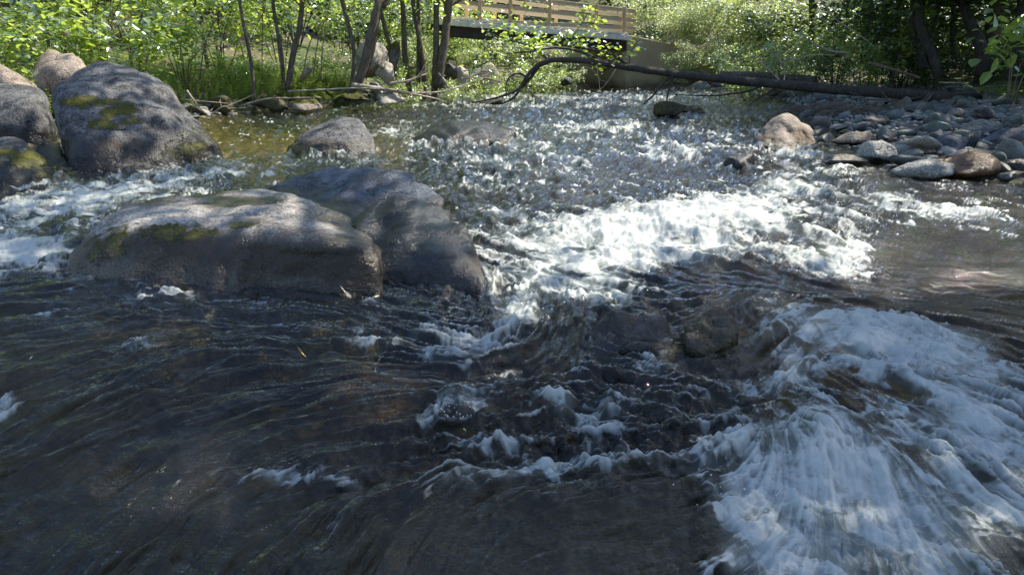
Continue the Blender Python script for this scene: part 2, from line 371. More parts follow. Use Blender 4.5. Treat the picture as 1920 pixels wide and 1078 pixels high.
def facet(p, size, seed):                 # tilted plane pieces, one for each cell
    q = p / size; b = np.floor(q).astype(np.int64); acc = 0; ws = 0
    for dx in (-1, 0, 1):
        for dy in (-1, 0, 1):
            for dz in (-1, 0, 1):
                c = b + (dx, dy, dz); hsh = (c[:, 0] * 73856093 ^ c[:, 1] * 19349663 ^ c[:, 2] * 83492791 ^ (seed + 7) * 2654435761) & 0x7fffffff
                rr = [((hsh * (1103515245 + 2 * m) + 12345 * (m + 1)) >> 7 & 0xffff) / 65535. for m in range(7)]
                ctr = c + np.stack(rr[:3], 1); d_ = q - ctr; w_ = np.exp(-14 * np.sqrt((d_ ** 2).sum(1)))
                acc = acc + w_ * ((d_ * (np.stack(rr[3:6], 1) - .5)).sum(1) * 1.6 + (rr[6] - .5) * .5); ws = ws + w_
    return acc / (ws + 1e-12)
def rock_verts(pts, k=14, sub=5, amp=.03, scale=.4, seed=0, ridge=0., facet_amp=.045):
    c, pl = hull_planes(pts); d, f = ICO[sub]
    size = np.ptp(np.array(pts), axis=0); asp = size / size.max(); dd = d * asp; dd /= np.linalg.norm(dd, axis=1)[:, None]
    v = dd * softpoly(dd, pl, k)[:, None]
    p = v + c
    n = fbm3(p, scale, seed, 5, .55); r = 1 - np.abs(noise3(p * [1, 1, 1.8], scale * .8, seed + 3))
    v = v + dd * (amp * n - ridge * r ** 6 * amp + facet(p, scale * .9, seed) * facet_amp)[:, None]
    return c, v, f
def make_rock(name, pts, mat, label, cat='boulder', k=14, sub=5, amp=.03, scale=.4, seed=0, wet=.10, moss=(), brown=(), group=None, ridge=.6, facet_amp=.045):
    c, v, f = rock_verts(pts, k, sub, amp, scale, seed, ridge, facet_amp); w = v + c
    wn = fbm3(w, .25, seed + 9, 3)
    wetv = 1 - sstep(0, 1, (w[:, 2] - level(w[:, 1]) - wet * (1 + .4 * wn)) / (.2 * wet + .01))
    def blobs(L):
        a = np.zeros(len(w))
        for (px, py, Y, r, amt) in L:
            q = P(px, py, Y); r = np.atleast_1d(r); rr = np.array([r[0], r[0], r[0]]) if len(r) == 1 else np.array(r)
            a = np.maximum(a, amt * (1 - sstep(.35, 1, np.linalg.norm((w - q) / rr, axis=1) + .25 * wn)))
        return a
    m = np_mesh(name, v, f, {'wet': wetv, 'moss': blobs(moss), 'brown': blobs(brown)})
    o = obj(name, m, mat, loc=c); tag(o, label, cat, group); return o
def base(pts, z=-.35, grow=1.08):         # the same outline, wider, pushed under the bed
    a = np.array(pts); c = a.mean(0); b = (a - c) * grow + c; b[:, 2] = z; return b
def PP(L): return np.array([P(*q) for q in L])
heroes = {}
A = PP([(190, 397, 3.40), (290, 372, 3.7), (375, 356, 3.9), (500, 352, 3.95), (600, 374, 3.75), (690, 432, 3.35), (165, 448, 3.12), (260, 428, 3.12), (430, 420, 3.12), (600, 452, 3.0), (700, 470, 3.0), (722, 472, 3.2), (110, 505, 3.15)])
Ab = np.vstack([PP([(95, 560, 3.0), (250, 560, 2.85), (500, 570, 2.80), (705, 600, 2.72), (735, 500, 3.3)]), A[[0, 2, 3, 4]] + [0, .35, 0]]); Ab[:, 2] = -.35
make_rock('boulder', np.vstack([A, Ab]), M['tan'], 'long tan boulder with mossy green band, low in the left foreground water', k=40, sub=6, amp=.024, scale=.32, seed=1, wet=.20, ridge=.7,
          moss=[(200, 455, 3.1, (.25, .15, .10), .55), (330, 435, 3.12, (.35, .12, .05), .62), (430, 422, 3.1, (.25, .1, .025), .7), (560, 470, 3.0, (.08, .1, .04), .6)],
          brown=[(300, 470, 3.0, (.55, .3, .11), .8), (540, 490, 2.95, (.5, .3, .10), .8), (655, 500, 2.95, (.15, .2, .16), 1.), (560, 445, 3., (.3, .15, .05), .5)])
B = PP([(498, 352, 4.3), (560, 316, 4.5), (620, 304, 4.5), (690, 322, 4.3), (765, 320, 4.15), (812, 352, 3.9), (852, 402, 3.5), (900, 472, 3.15), (932, 560, 2.85), (740, 470, 3.15), (850, 480, 3.05), (720, 530, 3.0), (860, 545, 2.9)])
Bb = base(B[[0, 2, 4, 7, 8, 11, 12]], -.35, 1.06)
make_rock('boulder', np.vstack([B, Bb]), M['blue'], 'blue-grey spotted boulder rising behind the long tan boulder', k=26, sub=6, amp=.045, scale=.38, seed=22, wet=.20, ridge=1.0, facet_amp=.075,
          brown=[(905, 510, 3.05, (.10, .5, .3), 1.), (860, 400, 3.55, (.05, .5, .2), .9)], moss=[(600, 340, 4.2, .12, .3)])
C = PP([(97, 150, 6.9), (150, 116, 7.2), (195, 107, 7.4), (262, 128, 7.4), (318, 157, 7.4), (348, 200, 7.3), (388, 246, 7.1), (428, 288, 7.05), (118, 170, 6.6), (128, 215, 6.35), (145, 270, 6.15), (135, 335, 5.95), (250, 316, 6.1), (335, 300, 6.4), (245, 190, 6.6), (345, 250, 6.6)])
Cb = base(C[[0, 2, 4, 7, 11, 12, 13]], -.3, 1.05)
make_rock('boulder', np.vstack([C, Cb]), M['grey'], 'tallest grey boulder with patchy moss at the left edge of the stream', k=18, sub=6, amp=.040, scale=.5, seed=13, wet=.22, ridge=.5, facet_amp=.09,
          moss=[(145, 190, 6.5, (.26, .3, .08), .75), (190, 190, 6.5, (.30, .3, .08), .8), (225, 205, 6.5, (.24, .3, .12), .85), (242, 228, 6.5, (.15, .3, .12), .8), (205, 234, 6.4, (.26, .3, .07), .75), (370, 275, 6.7, (.3, .4, .10), .6), (330, 285, 6.5, (.2, .3, .08), .5)], brown=[(200, 300, 6.1, (.6, .4, .22), .5)])
D_ = PP([(-140, 170, 7.6), (-60, 152, 8), (0, 150, 8), (60, 158, 8), (97, 168, 7.8), (0, 240, 7.0), (90, 258, 7.1), (-140, 260, 7.0), (60, 200, 7.1)])
make_rock('boulder', np.vstack([D_, base(D_[[0, 2, 4, 5, 6, 7]], -.1)]), M['grey'], 'smooth grey boulder at the left edge, left of the tallest boulder', k=12, amp=.05, scale=.6, seed=4, wet=.2, moss=[(50, 190, 7.2, .1, .4)])
E_ = PP([(-150, 245, 6.0), (0, 237, 6.0), (40, 247, 6.0), (92, 292, 5.75), (122, 332, 5.6), (0, 350, 5.2), (70, 345, 5.35), (-140, 350, 5.2), (20, 290, 5.4)])
make_rock('boulder', np.vstack([E_, base(E_[[0, 2, 4, 5, 6, 7]], -.3)]), M['grey'], 'low boulder covered in dark moss in the left edge corner by the water', k=10, amp=.05, scale=.35, seed=5, wet=.12,
          moss=[(50, 300, 5.6, (.5, .5, .14), .9), (0, 285, 5.6, (.3, .4, .05), .9), (100, 320, 5.5, .25, .7)])
Fk = PP([(130, 300, 6.4), (60, 270, 6.7), (110, 262, 6.8), (140, 330, 6.2), (90, 330, 6.1)])
make_rock('boulder', np.vstack([Fk, base(Fk, -.3, 1.3)]), M['dark'], 'dark wet rock wedged between the mossy boulder and the tallest boulder', k=10, sub=4, amp=.03, scale=.3, seed=6, wet=.5)
G_ = PP([(528, 280, 7.35), (558, 250, 7.5), (600, 226, 7.65), (642, 212, 7.75), (682, 222, 7.6), (702, 250, 7.4), (714, 284, 7.2), (570, 288, 7.0), (660, 290, 6.95), (640, 240, 7.25)])
make_rock('boulder', np.vstack([G_, base(G_[[0, 2, 4, 6, 7, 8]], -.3)]), M['grey'], 'rounded grey boulder standing alone mid-stream in the golden shallows', k=13, amp=.03, scale=.35, seed=7, wet=.10, brown=[(600, 280, 7.1, (.5, .5, .12), .5)], moss=[(550, 265, 7.3, .15, .4)])
H_ = PP([(765, 258, 7.8), (800, 236, 8.0), (870, 223, 8.3), (930, 228, 8.3), (970, 243, 8.1), (860, 250, 7.7), (950, 260, 7.6), (800, 275, 7.5)])
make_rock('submerged_boulder', np.vstack([H_, base(H_, -.3)]), M['dark'], 'black wet hump of rock with water streaming over it, behind the blue-grey boulder', k=12, amp=.03, scale=.3, seed=8, wet=.6)
I_ = PP([(1402, 264, 7.9), (1432, 232, 8.0), (1472, 202, 8.1), (1500, 213, 8.1), (1530, 240, 8.0), (1542, 275, 7.7), (1420, 272, 7.5), (1500, 282, 7.35), (1460, 225, 7.8)])
make_rock('boulder', np.vstack([I_, base(I_[[0, 2, 4, 5, 6, 7]], -.3)]), M['ochre'], 'pointed tan and brown boulder in the water beside the gravel bar', k=12, amp=.035, scale=.3, seed=9, wet=.08, brown=[(1525, 262, 7.6, (.3, .4, .2), .9), (1430, 265, 7.6, (.25, .4, .1), .7)])
def stone_at(px0, pyt, px1, pyb, mat, label, name='boulder', cat='rock', k=9, sub=4, seed=0, amp=.05, wet=.05, depth=.8, lean=0., moss=0., group=None, dz=0., flat=1.):
    c = W((px0 + px1) / 2, pyb, dz); sc = math.hypot(c[1], CAM_Z - c[2]) / F_PX
    w = (px1 - px0) * sc; h = (pyb - pyt) * sc; r = np.random.default_rng(seed + 100)
    pl = []
    for i in range(13):
        n = r.standard_normal(3); n /= np.linalg.norm(n); pl.append((n, r.uniform(.78, 1.)))
    d, f = ICO[sub]; rad = softpoly(d, pl, k); v = d * rad[:, None]; v /= np.abs(v).max(0)
    v = v * [w / 2, w / 2 * depth, h * .62]; v[:, 0] += lean * v[:, 2]
    cc = c + [0, w / 2 * depth * .7, h * .38]; W_ = v + cc
    v = v + d * (amp * w * fbm3(W_, w * .35, seed, 4))[:, None] ; W_ = v + cc
    wn = fbm3(W_, .2, seed + 9, 3)
    wv = 1 - sstep(0, 1, (W_[:, 2] - level(W_[:, 1]) - wet * (1 + .7 * wn)) / (.3 * wet + .01))
    mv = moss * sstep(-.2, .6, d[:, 2]) * np.ones(len(v))
    o = obj(name, np_mesh(name, v, f, {'wet': wv, 'moss': mv, 'brown': np.zeros(len(v))}), mat, loc=cc)
    tag(o, label, cat, group); return o
stone_at(1203, 190, 1284, 221, M['olive'], 'rounded olive boulder in mid-stream under the fallen trunk', seed=1, wet=.03, sub=5)
stone_at(1274, 200, 1324, 214, M['olive'], 'small olive rock just right of the rounded olive boulder', seed=2, wet=.04)
stone_at(1345, 292, 1435, 318, M['dark'], 'dark wet rock breaking the rapids in front of the pointed tan boulder', seed=3, wet=.5)
stone_at(1432, 266, 1475, 288, M['olive'], 'small greenish stone at the foot of the pointed tan boulder', seed=4, wet=.2)
stone_at(1568, 247, 1662, 275, M['ochre'], 'flat ribbed brown stone in still water by the gravel bar', seed=5, wet=.02, depth=.6)
stone_at(1612, 268, 1692, 306, M['pale'], 'pale green flat-topped stone half in the water', seed=6, wet=.05)
stone_at(1660, 267, 1712, 302, M['pale'], 'pale green stone touching the flat-topped one on its right', seed=7, wet=.05)
stone_at(1686, 254, 1802, 303, M['pale'], 'large pale speckled oval stone at the front of the gravel bar', seed=8, wet=.04, sub=5)
stone_at(1700, 272, 1752, 305, M['ochre'], 'dark brown egg-shaped stone leaning on the large speckled stone', seed=9, wet=.2)
stone_at(1752, 246, 1840, 292, M['blue'], 'blue-grey slanting stone behind the large speckled stone', seed=10, wet=.02)
stone_at(1790, 248, 1842, 292, M['blue'], 'dark blue-grey wedge resting against the slanting stone', seed=11, wet=.2, lean=.3)
stone_at(1756, 281, 1825, 302, M['blue'], 'low grey-green stone in front of the speckled stone', seed=12, wet=.05)
stone_at(1548, 290, 1626, 312, M['dark'], 'black wet rock at the edge of the rapids left of the pale stones', seed=13, wet=.4)
stone_at(1676, 292, 1800, 338, M['pale'], 'slanted pale slab dipping into the water in front of the bar', seed=14, wet=.03, depth=.5, lean=.6)
stone_at(1772, 290, 1886, 338, M['rust'], 'wet rusty orange flat boulder at the front of the gravel bar', seed=15, wet=.3, sub=5)
stone_at(1854, 246, 1975, 292, M['blue'], 'big blue-grey stone cut by the right edge of the picture', seed=16, wet=.02)
stone_at(1868, 270, 1960, 306, M['dark'], 'dark ridged stone under the big blue-grey stone at the right edge', seed=17, wet=.4)
stone_at(1845, 273, 1882, 294, M['cobble'] if False else M['blue'], 'small round blue stone left of the dark ridged stone', seed=18)
stone_at(1886, 296, 1980, 332, M['dark'], 'dark rock in the foam at the right edge', seed=19, wet=.5)
stone_at(1616, 227, 1650, 250, M['grey'], 'round dark grey stone at the waterline behind the ribbed stone', seed=20, wet=.03)
stone_at(1679, 238, 1704, 262, M['ochre'], 'upright brown stone between grey stones on the bar', seed=21, wet=.03)
stone_at(1695, 242, 1738, 262, M['dark'], 'very dark oval stone beside the upright brown stone', seed=22, wet=.3)
stone_at(1730, 238, 1772, 258, M['grey'], 'grey oval stone right of the very dark oval stone', seed=23)
stone_at(1862, 230, 1915, 256, M['grey'], 'rounded grey boulder high on the gravel bar near the right edge', seed=24, dz=.12)
stone_at(1824, 200, 1868, 222, M['grey'], 'grey boulder on the bar just below the root end of the fallen trunk', seed=25, dz=.2)
stone_at(1786, 204, 1818, 218, M['ochre'], 'reddish stone under the fallen trunk', seed=26, dz=.22)
stone_at(900, 184, 945, 198, M['olive'], 'mossy rock under the drooping end of the fallen trunk', seed=27, wet=.03)
# rocks just under the foreground water
K1 = PP([(1085, 590, 2.42), (1130, 562, 2.47), (1220, 556, 2.47), (1270, 590, 2.42), (1100, 650, 2.24), (1250, 660, 2.2)])
make_rock('submerged_boulder', np.vstack([K1, base(K1, -.35, 1.2)]), M['dark'], 'dark wet rock under broken water in the centre foreground', k=8, amp=.03, scale=.15, seed=31, wet=.6)
K2 = PP([(1268, 600, 2.33), (1290, 566, 2.40), (1330, 557, 2.42), (1385, 575, 2.40), (1398, 610, 2.33), (1275, 640, 2.22), (1330, 650, 2.2)])
make_rock('boulder', np.vstack([K2, base(K2, -.3, 1.15)]), M['olive'], 'small olive brown rock poking out right of the dark wet centre rock', k=8, amp=.03, scale=.15, seed=32, wet=.6)
L1 = PP([(700, 960, 1.42), (860, 905, 1.55), (1010, 915, 1.52), (1150, 935, 1.48), (1290, 965, 1.42), (1320, 1060, 1.24), (1000, 1120, 1.12), (700, 1120, 1.12)]); L1[:, 2] -= .02
make_rock('submerged_boulder', np.vstack([L1, base(L1, -.35, 1.1)]), M['umber'], 'reddish brown rock under a thin sheet of water at the bottom edge', k=10, amp=.02, scale=.15, seed=33, wet=.8)
M1 = PP([(600, 720, 2.2), (720, 690, 2.25), (800, 700, 2.2), (790, 790, 1.95), (650, 800, 1.9)]); M1[:, 2] += .012
make_rock('submerged_boulder', np.vstack([M1, base(M1, -.35, 1.2)]), M['rust'], 'orange brown stone showing through smooth water in the left foreground', k=8, amp=.02, scale=.15, seed=34, wet=.0001)
O1 = PP([(-60, 560, 3.0), (100, 555, 2.9), (300, 580, 2.75), (200, 700, 2.3), (-60, 800, 2.2), (450, 600, 2.65)]); O1[:, 2] -= .02
make_rock('submerged_boulder', np.vstack([O1, base(O1, -.35, 1.2)]), M['olive'], 'olive algae-covered slab under the water at the left edge', k=8, amp=.02, scale=.15, seed=35, wet=.0001)

# ------------------------------------------------------------------ water
def blob(x, y, px, py, rx, ry, rot=0., soft=1.):
    c = W(px, py)[:2]; r = math.radians(rot)
    ex = W(px + rx * math.cos(r), py - rx * math.sin(r))[:2] - c; ey = W(px + ry * math.sin(r), py + ry * math.cos(r))[:2] - c
    J = np.linalg.inv(np.stack([ex, ey], 1)); q = np.stack([x - c[0], y - c[1]]); 
    a = J[0, 0] * q[0] + J[0, 1] * q[1]; b = J[1, 0] * q[0] + J[1, 1] * q[1]
    return np.exp(-(a * a + b * b) * 1.1)
NX, NY = 940, 760
th = np.linspace(math.radians(47), math.radians(2.35), NY); wy = 1 / np.tan(th)
wy = np.sort(np.r_[wy]); wu = np.linspace(-1, 1, NX)
Yw, Uw = np.meshgrid(wy, wu, indexing='ij'); Xw = Uw * (.79 * Yw + .42)
x, y = Xw.ravel(), Yw.ravel()
# orientation of the current, from a few dozen places in the photograph
FLOW = [(1000, 180, 0, 1), (700, 230, 1, .25), (1300, 230, .2, 1), (500, 260, 1, .3), (1100, 300, .5, .6), (900, 380, .5, 1), (1050, 450, 1, .25), (1300, 400, 1, .1), (1600, 380, 1, .15), (1500, 480, 1, .35),
        (1800, 480, 1, .12), (1750, 560, 1, .15), (100, 400, 1, -.25), (300, 350, 1, -.2), (30, 480, 1, -.1), (150, 560, 1, .05), (450, 560, 1, .15), (650, 560, 1, .4), (780, 620, 1, .42), (700, 650, 1, .15), (880, 660, 1, .15),
        (960, 590, .7, -.7), (920, 700, 1, -.35), (1020, 650, .5, -.9), (600, 720, 1, -.08), (750, 760, 1, -.05), (300, 720, 1, -.3), (150, 820, 1, -.55), (450, 850, 1, -.35), (80, 950, 1, -.5), (350, 1000, 1, -.9), (650, 980, .5, -1), (850, 1000, .5, -1),
        (1100, 1010, 1, -.15), (1000, 800, 1, -.1), (1150, 720, 1, .3), (1300, 760, 1, .1), (1450, 640, 1, -.45), (1700, 640, 1, .18), (1850, 750, 1, .5), (1600, 780, 1, .6), (1480, 900, .5, 1), (1620, 980, -.05, 1), (1800, 950, .6, 1), (1400, 930, 1, -.45), (1380, 1040, 1, -.3), (1100, 880, 1, -.1), (640, 885, 1, -.15), (760, 890, 1, -.1), (1890, 900, 1, .7)]
fc, fa = [], []
for (px, py, dx, dy) in FLOW:
    q = W(px, py); q2 = W(px + dx * 6, py + dy * 6); a = math.atan2(q2[1] - q[1], q2[0] - q[0])
    fc.append((q[0] / (q[1] + .3), math.log(q[1] + .3))); fa.append(a)
fc, fa = np.array(fc), np.array(fa)
gx = np.linspace(-1.1, 1.1, 90); gy = np.linspace(math.log(.9), math.log(27), 90); GX, GY = np.meshgrid(gx, gy)
wsum = 0; cs = 0; sn = 0
for (cx, cy), a in zip(fc, fa):
    w_ = 1 / (((GX - cx) * 1.6) ** 2 + (GY - cy) ** 2 + .012) ** 1.5; wsum = wsum + w_; cs = cs + w_ * math.cos(2 * a); sn = sn + w_ * math.sin(2 * a)
cs, sn = cs / wsum, sn / wsum
wobx = samp(TF[2], GX, GY, .5) * .22; cs, sn = cs - sn * wobx, sn + cs * wobx
def flow(px_, py_):
    u = np.clip((px_ / (py_ + .3) + 1.1) / 2.2 * 89, 0, 88.999); v = np.clip((np.log(np.maximum(py_ + .3, .9)) - math.log(.9)) / (math.log(27) - math.log(.9)) * 89, 0, 88.999)
    i = u.astype(int); j = v.astype(int); f = u - i; g = v - j
    def bl(T): return (T[j, i] * (1 - f) + T[j, i + 1] * f) * (1 - g) + (T[j + 1, i] * (1 - f) + T[j + 1, i + 1] * f) * g
    a = .5 * np.arctan2(bl(sn), bl(cs)); return np.cos(a), np.sin(a)
def lic(fn, L, n=12):
    """mean of fn along the current, L metres each way"""
    out = [fn(i, x, y) for i in ()]; acc = None; wt = 0
    d0 = flow(x, y)
    for sgn in (1, -1):
        px_, py_ = x.copy(), y.copy(); dx, dy = d0[0] * sgn, d0[1] * sgn
        for k in range(n + 1):
            if not (k == 0 and sgn == -1):
                w_ = 1 - (k / (n + 1)) ** 2; v = fn(px_, py_) * w_; acc = v if acc is None else acc + v; wt += w_
            px_ = px_ + dx * L / n; py_ = py_ + dy * L / n
            ndx, ndy = flow(px_, py_); s_ = np.sign(ndx * dx + ndy * dy); s_[s_ == 0] = 1; dx, dy = ndx * s_, ndy * s_
    return acc / wt
# streaks: fine (about 9 mm across), medium (30 mm), broad (90 mm)
near = np.clip(y, 1, 30); silky = 1 - sstep(2.8, 4.3, y)
def st(T, size, L, n):
    r = lic(lambda a, b: samp(T, a, b, size), L, n); return r / (r.std() + 1e-6)
S1 = st(TM[0], .012, .03 + .020 * near, 26); S2 = st(TM[1], .040, .08 + .03 * near, 20); S3 = st(TM[2], .11, .14 + .04 * near, 14); S4 = st(TM[3], .30, .25 + .04 * near, 10)
S1 = S1 * (1 - sstep(1.9, 3.2, y)); S2 = S2 * (1 - sstep(3.5, 5.5, y))
n1 = samp(TM[0], x, y, .30); n2 = samp(TM[1], x, y * .75, .12); n3 = samp(TF[2], x, y, .25); n5 = samp(TM[2], y, x, .045); nb = samp(TB[1], x, y * .8, .22); nb2 = samp(TM[3], x, y * .8, .09); nb3 = samp(TB[0], x, y, .035)
wx = x + .05 * n1; wy_ = y + .05 * samp(TM[1], x, y, .30)
r1 = samp(TR[0], wx * .7, wy_ * .6, .045); r2 = samp(TR[1], wx * .7, wy_ * .6, .12); r3 = samp(TR[2], wx * .6, wy_ * .5, .30)
# foam map; sunlit glitter and sky sheen are partly painted in as foam
FO = [(1320, 440, 330, 75, 0, 1.05), (1120, 450, 170, 55, 0, .75), (1590, 490, 90, 45, 0, .9), (1300, 395, 150, 35, 0, .6), (1060, 535, 150, 45, 0, .7), (960, 600, 60, 45, 30, .7), (1480, 360, 230, 35, -5, .65), (1780, 400, 170, 22, -5, .6), (1820, 350, 120, 10, -10, .3),
      (1560, 620, 220, 60, -12, .8), (1760, 650, 220, 60, -15, .8), (1800, 800, 240, 130, -30, .6), (1650, 850, 430, 210, 0, .42), (1560, 870, 170, 150, 0, .9), (1700, 1010, 300, 150, 0, .95), (1420, 940, 110, 70, 20, .8), (1400, 1040, 110, 60, 0, .85), (1500, 700, 130, 60, 20, .55),
      (840, 775, 60, 24, 20, .5), (900, 840, 110, 30, 0, .38), (800, 640, 150, 35, -15, .34), (1150, 780, 200, 70, 0, .15), (650, 906, 50, 8, 0, .6), (560, 900, 120, 14, 0, .35), (1020, 895, 170, 35, 10, .6), (1180, 860, 120, 40, 0, .45), (880, 640, 80, 25, -20, .4), (1040, 790, 160, 60, 0, .3), (1180, 680, 160, 60, 0, .25),
      (140, 395, 240, 60, 8, .85), (0, 480, 150, 45, 0, 1.0), (330, 338, 220, 20, 8, .7), (560, 300, 180, 16, 0, .25), (330, 565, 120, 18, 0, .5), (60, 590, 60, 14, 0, .4), (640, 545, 90, 16, -15, .45), (420, 528, 230, 8, 0, .3), (690, 575, 60, 12, -30, .3), (1090, 560, 60, 12, 0, .4), (1240, 690, 130, 20, 0, .35), (0, 770, 45, 35, 0, .7), (230, 640, 80, 30, -20, .35), (740, 650, 170, 35, -12, .30), (150, 850, 200, 60, 25, .15), (450, 650, 220, 50, 0, .28), (200, 720, 160, 60, 0, .22), (620, 770, 140, 50, 0, .2), (1100, 740, 200, 80, 0, .2), (930, 900, 200, 40, 0, .3), (400, 900, 250, 60, 0, .2), (700, 1010, 250, 60, 0, .15),
      (1000, 250, 260, 35, 0, .3), (870, 272, 110, 10, 0, .45), (740, 250, 60, 8, 0, .55), (1150, 245, 90, 12, 0, .5), (1250, 290, 260, 20, 0, .4), (1150, 186, 330, 14, 0, .6), (950, 176, 160, 8, 0, .5), (1050, 225, 260, 18, 0, .2), (900, 200, 200, 8, 0, .35), (1300, 175, 140, 8, 0, .5), (1350, 250, 160, 20, 0, .3), (1480, 290, 120, 14, 0, .5), (1000, 330, 150, 40, 0, .3), (880, 300, 120, 16, 0, .35), (1560, 320, 90, 12, 0, .6), (950, 400, 60, 60, 0, .2)]  # the far blobs also paint sunlit glitter on the riffle as foam
foamD = sum(a * blob(x, y, *q) for *q, a in FO)
NOF = [(1690, 725, 90, 22, -35, .45), (1850, 890, 60, 40, -30, .4), (1500, 965, 70, 25, 0, .4), (1640, 905, 40, 70, 0, .3), (1420, 860, 50, 25, 0, .3), (1780, 480, 170, 40, 0, .8), (1500, 540, 250, 25, -5, .7), (1820, 585, 130, 22, -10, .5), (1590, 740, 90, 40, -40, .45), (1250, 650, 130, 60, 0, .35), (1200, 800, 120, 50, 0, .2), (1200, 1010, 170, 90, 0, .9), (1330, 620, 70, 50, 0, .4), (1770, 300, 130, 22, 0, .6), (400, 500, 300, 25, 0, .3), (1450, 760, 60, 30, 0, .3), (1700, 860, 50, 50, 0, .3), (1300, 500, 60, 25, 0, .35)]
foamD -= sum(a * blob(x, y, *q) for *q, a in NOF)
texf = silky * (.15 * S2 + .22 * S3 + .26 * S4 + .07 * S1 + .30 * r1 + .50 * r2 + .55 * r3) + (1 - silky) * (.10 * S3 + .50 * r1 + .50 * r2 + .42 * r3)
calm_ = np.clip(sum(a * blob(x, y, *q) for *q, a in [(1640, 235, 100, 22, 0, .9), (1700, 310, 150, 14, 0, .6), (1800, 490, 150, 40, 0, .4)]), 0, 1)
fd = foamD - .42
foam = sstep(-.36, 1.05, fd + (.45 + .10 * silky) * texf * (1 - silky * (1 - (.35 + .65 * sstep(.12, .5, foamD)))) - .08 * silky)
foam = np.clip(foam + .38 * sstep(1.5, 3.2, .9 * S1 + 1.0 * S2 + .5 * n5 + .5 * n1) * (.30 * sstep(1.2, 2.2, S3 + .6 * S4 + .4 * r3) + sstep(.05, .40, foamD)) * silky + .30 * (1 - silky) * sstep(1.0, 2.6, .8 * r1 + .7 * r2) * (1 - calm_), 0, 1)  # thin near streaks put glints and sky sheen into the foam colour
# heights: broad forms, then chop, then streaks
HB = [(1330, 425, 300, 60, 0, .085), (1560, 440, 120, 50, 0, .05), (1300, 520, 90, 30, 0, -.05), (1640, 520, 120, 30, 0, -.05), (1600, 600, 300, 40, -8, .05), (1060, 480, 120, 60, 0, -.02), (940, 665, 110, 35, 0, -.10), (700, 610, 200, 40, 0, .04), (1000, 590, 80, 40, 20, .02),
      (1180, 600, 130, 60, 0, .035), (1330, 600, 70, 50, 0, .01), (1550, 830, 130, 90, 0, .06), (1480, 1000, 130, 60, 0, -.06), (1350, 900, 80, 60, 0, -.03), (1750, 760, 150, 60, -20, -.04), (1000, 960, 280, 90, 0, .05), (700, 740, 160, 60, 0, .02), (830, 790, 60, 30, 0, -.04), (450, 870, 250, 40, 15, -.02),
      (880, 268, 120, 16, 0, .07), (150, 385, 180, 40, 0, .04), (230, 560, 200, 40, 0, .03), (1000, 250, 120, 12, 0, .06), (1150, 243, 50, 12, 0, .09), (1250, 290, 160, 12, 0, .06), (1480, 350, 160, 20, 0, .06), (1390, 300, 50, 20, 0, .06), (330, 570, 120, 14, 0, .02), (1100, 300, 150, 10, 0, .05), (1000, 210, 200, 6, 0, .05)]
hb = sum(a * blob(x, y, *q) for *q, a in HB)
calm = sum(a * blob(x, y, *q) for *q, a in [(550, 230, 170, 22, 0, .25), (1640, 235, 100, 22, 0, .9), (1700, 310, 150, 14, 0, .6), (1800, 340, 130, 16, 0, .5), (500, 200, 200, 8, 0, .6)])
rough = np.clip(.45 + .8 * np.clip(foamD, 0, 1.2) + .35 * sstep(3, 6, y), .2, 1.25) * np.clip(1 - calm, .1, 1) * (1 + .5 * blob(x, y, 980, 360, 200, 60))
rg = lambda n: 1 - np.abs(n) * 1.2
chop = .009 * n1 + .0042 * n2 + .012 * n3 + .0012 * n5 + .006 * S3 + .006 * nb2 * 0
chopn = .012 * S4 + .0115 * S3 + .0085 * S2 + .0017 * S1 + .009 * n1 + .010 * n3 + .0016 * n5 + .0030 * nb2
churn = np.clip(sum(a * blob(x, y, *q) for *q, a in [(1180, 760, 230, 110, 0, 1.), (1050, 850, 250, 70, 0, .8), (1200, 600, 170, 50, 0, .8), (850, 790, 110, 60, 0, .8), (600, 880, 200, 30, 0, .5), (1330, 440, 330, 80, 0, 1.), (300, 590, 250, 50, 0, .5), (860, 570, 80, 30, 0, .7), (1400, 950, 80, 60, 0, .5)]), 0, 1)
H = level(y) + hb + rough * ((1 - silky) * chop * (1 + .03 * near) * (1 - .45 * sstep(.4, 1, foamD)) + silky * chopn * (1 - .72 * sstep(.3, .9, foamD))) + silky * churn * (.005 * nb2 + .006 * n2 + .0028 * n5 + .004 * n1 + .0008 * S1)
spl = sstep(.45, 1., foam) * np.clip(foamD, 0, 1.3)
H = H + spl * (.0020 * n2 + .006 * n1 + .0008 * n5 + .0010 * r1 + (.0075 * r3 + .0028 * r2) * silky)
# keep the surface under the dry stones near the shores, meet the banks
dl, dr = bank(x, y); edge = sstep(-.5, .15, np.maximum(dl, dr)); H = H * (1 - edge) + (level(y) - .01) * edge
GX0, GY0, GS = -9., .6, .02; GW, GH = 900, 800; RZ = np.full((GH, GW), -9.)
for o in COL.objects:
    if o.type == 'MESH' and o.get('category') in ('rock', 'boulder') and o.location.y < 15:
        v = np.empty(len(o.data.vertices) * 3, np.float32); o.data.vertices.foreach_get('co', v); v = v.reshape(-1, 3) + np.array(o.location)
        # fill between vertices: sample the faces too
        f = np.empty(len(o.data.polygons) * 3, np.int32); o.data.polygons.foreach_get('vertices', f); f = f.reshape(-1, 3)
        for w3 in ((1, 0, 0), (.34, .33, .33), (.6, .2, .2), (.2, .6, .2), (.2, .2, .6), (.5, .5, 0), (0, .5, .5), (.5, 0, .5)):
            q = v[f[:, 0]] * w3[0] + v[f[:, 1]] * w3[1] + v[f[:, 2]] * w3[2]; i = ((q[:, 0] - GX0) / GS).astype(int); j = ((q[:, 1] - GY0) / GS).astype(int)
            ok = (i >= 0) & (i < GW) & (j >= 0) & (j < GH); np.maximum.at(RZ, (j[ok], i[ok]), q[ok, 2])
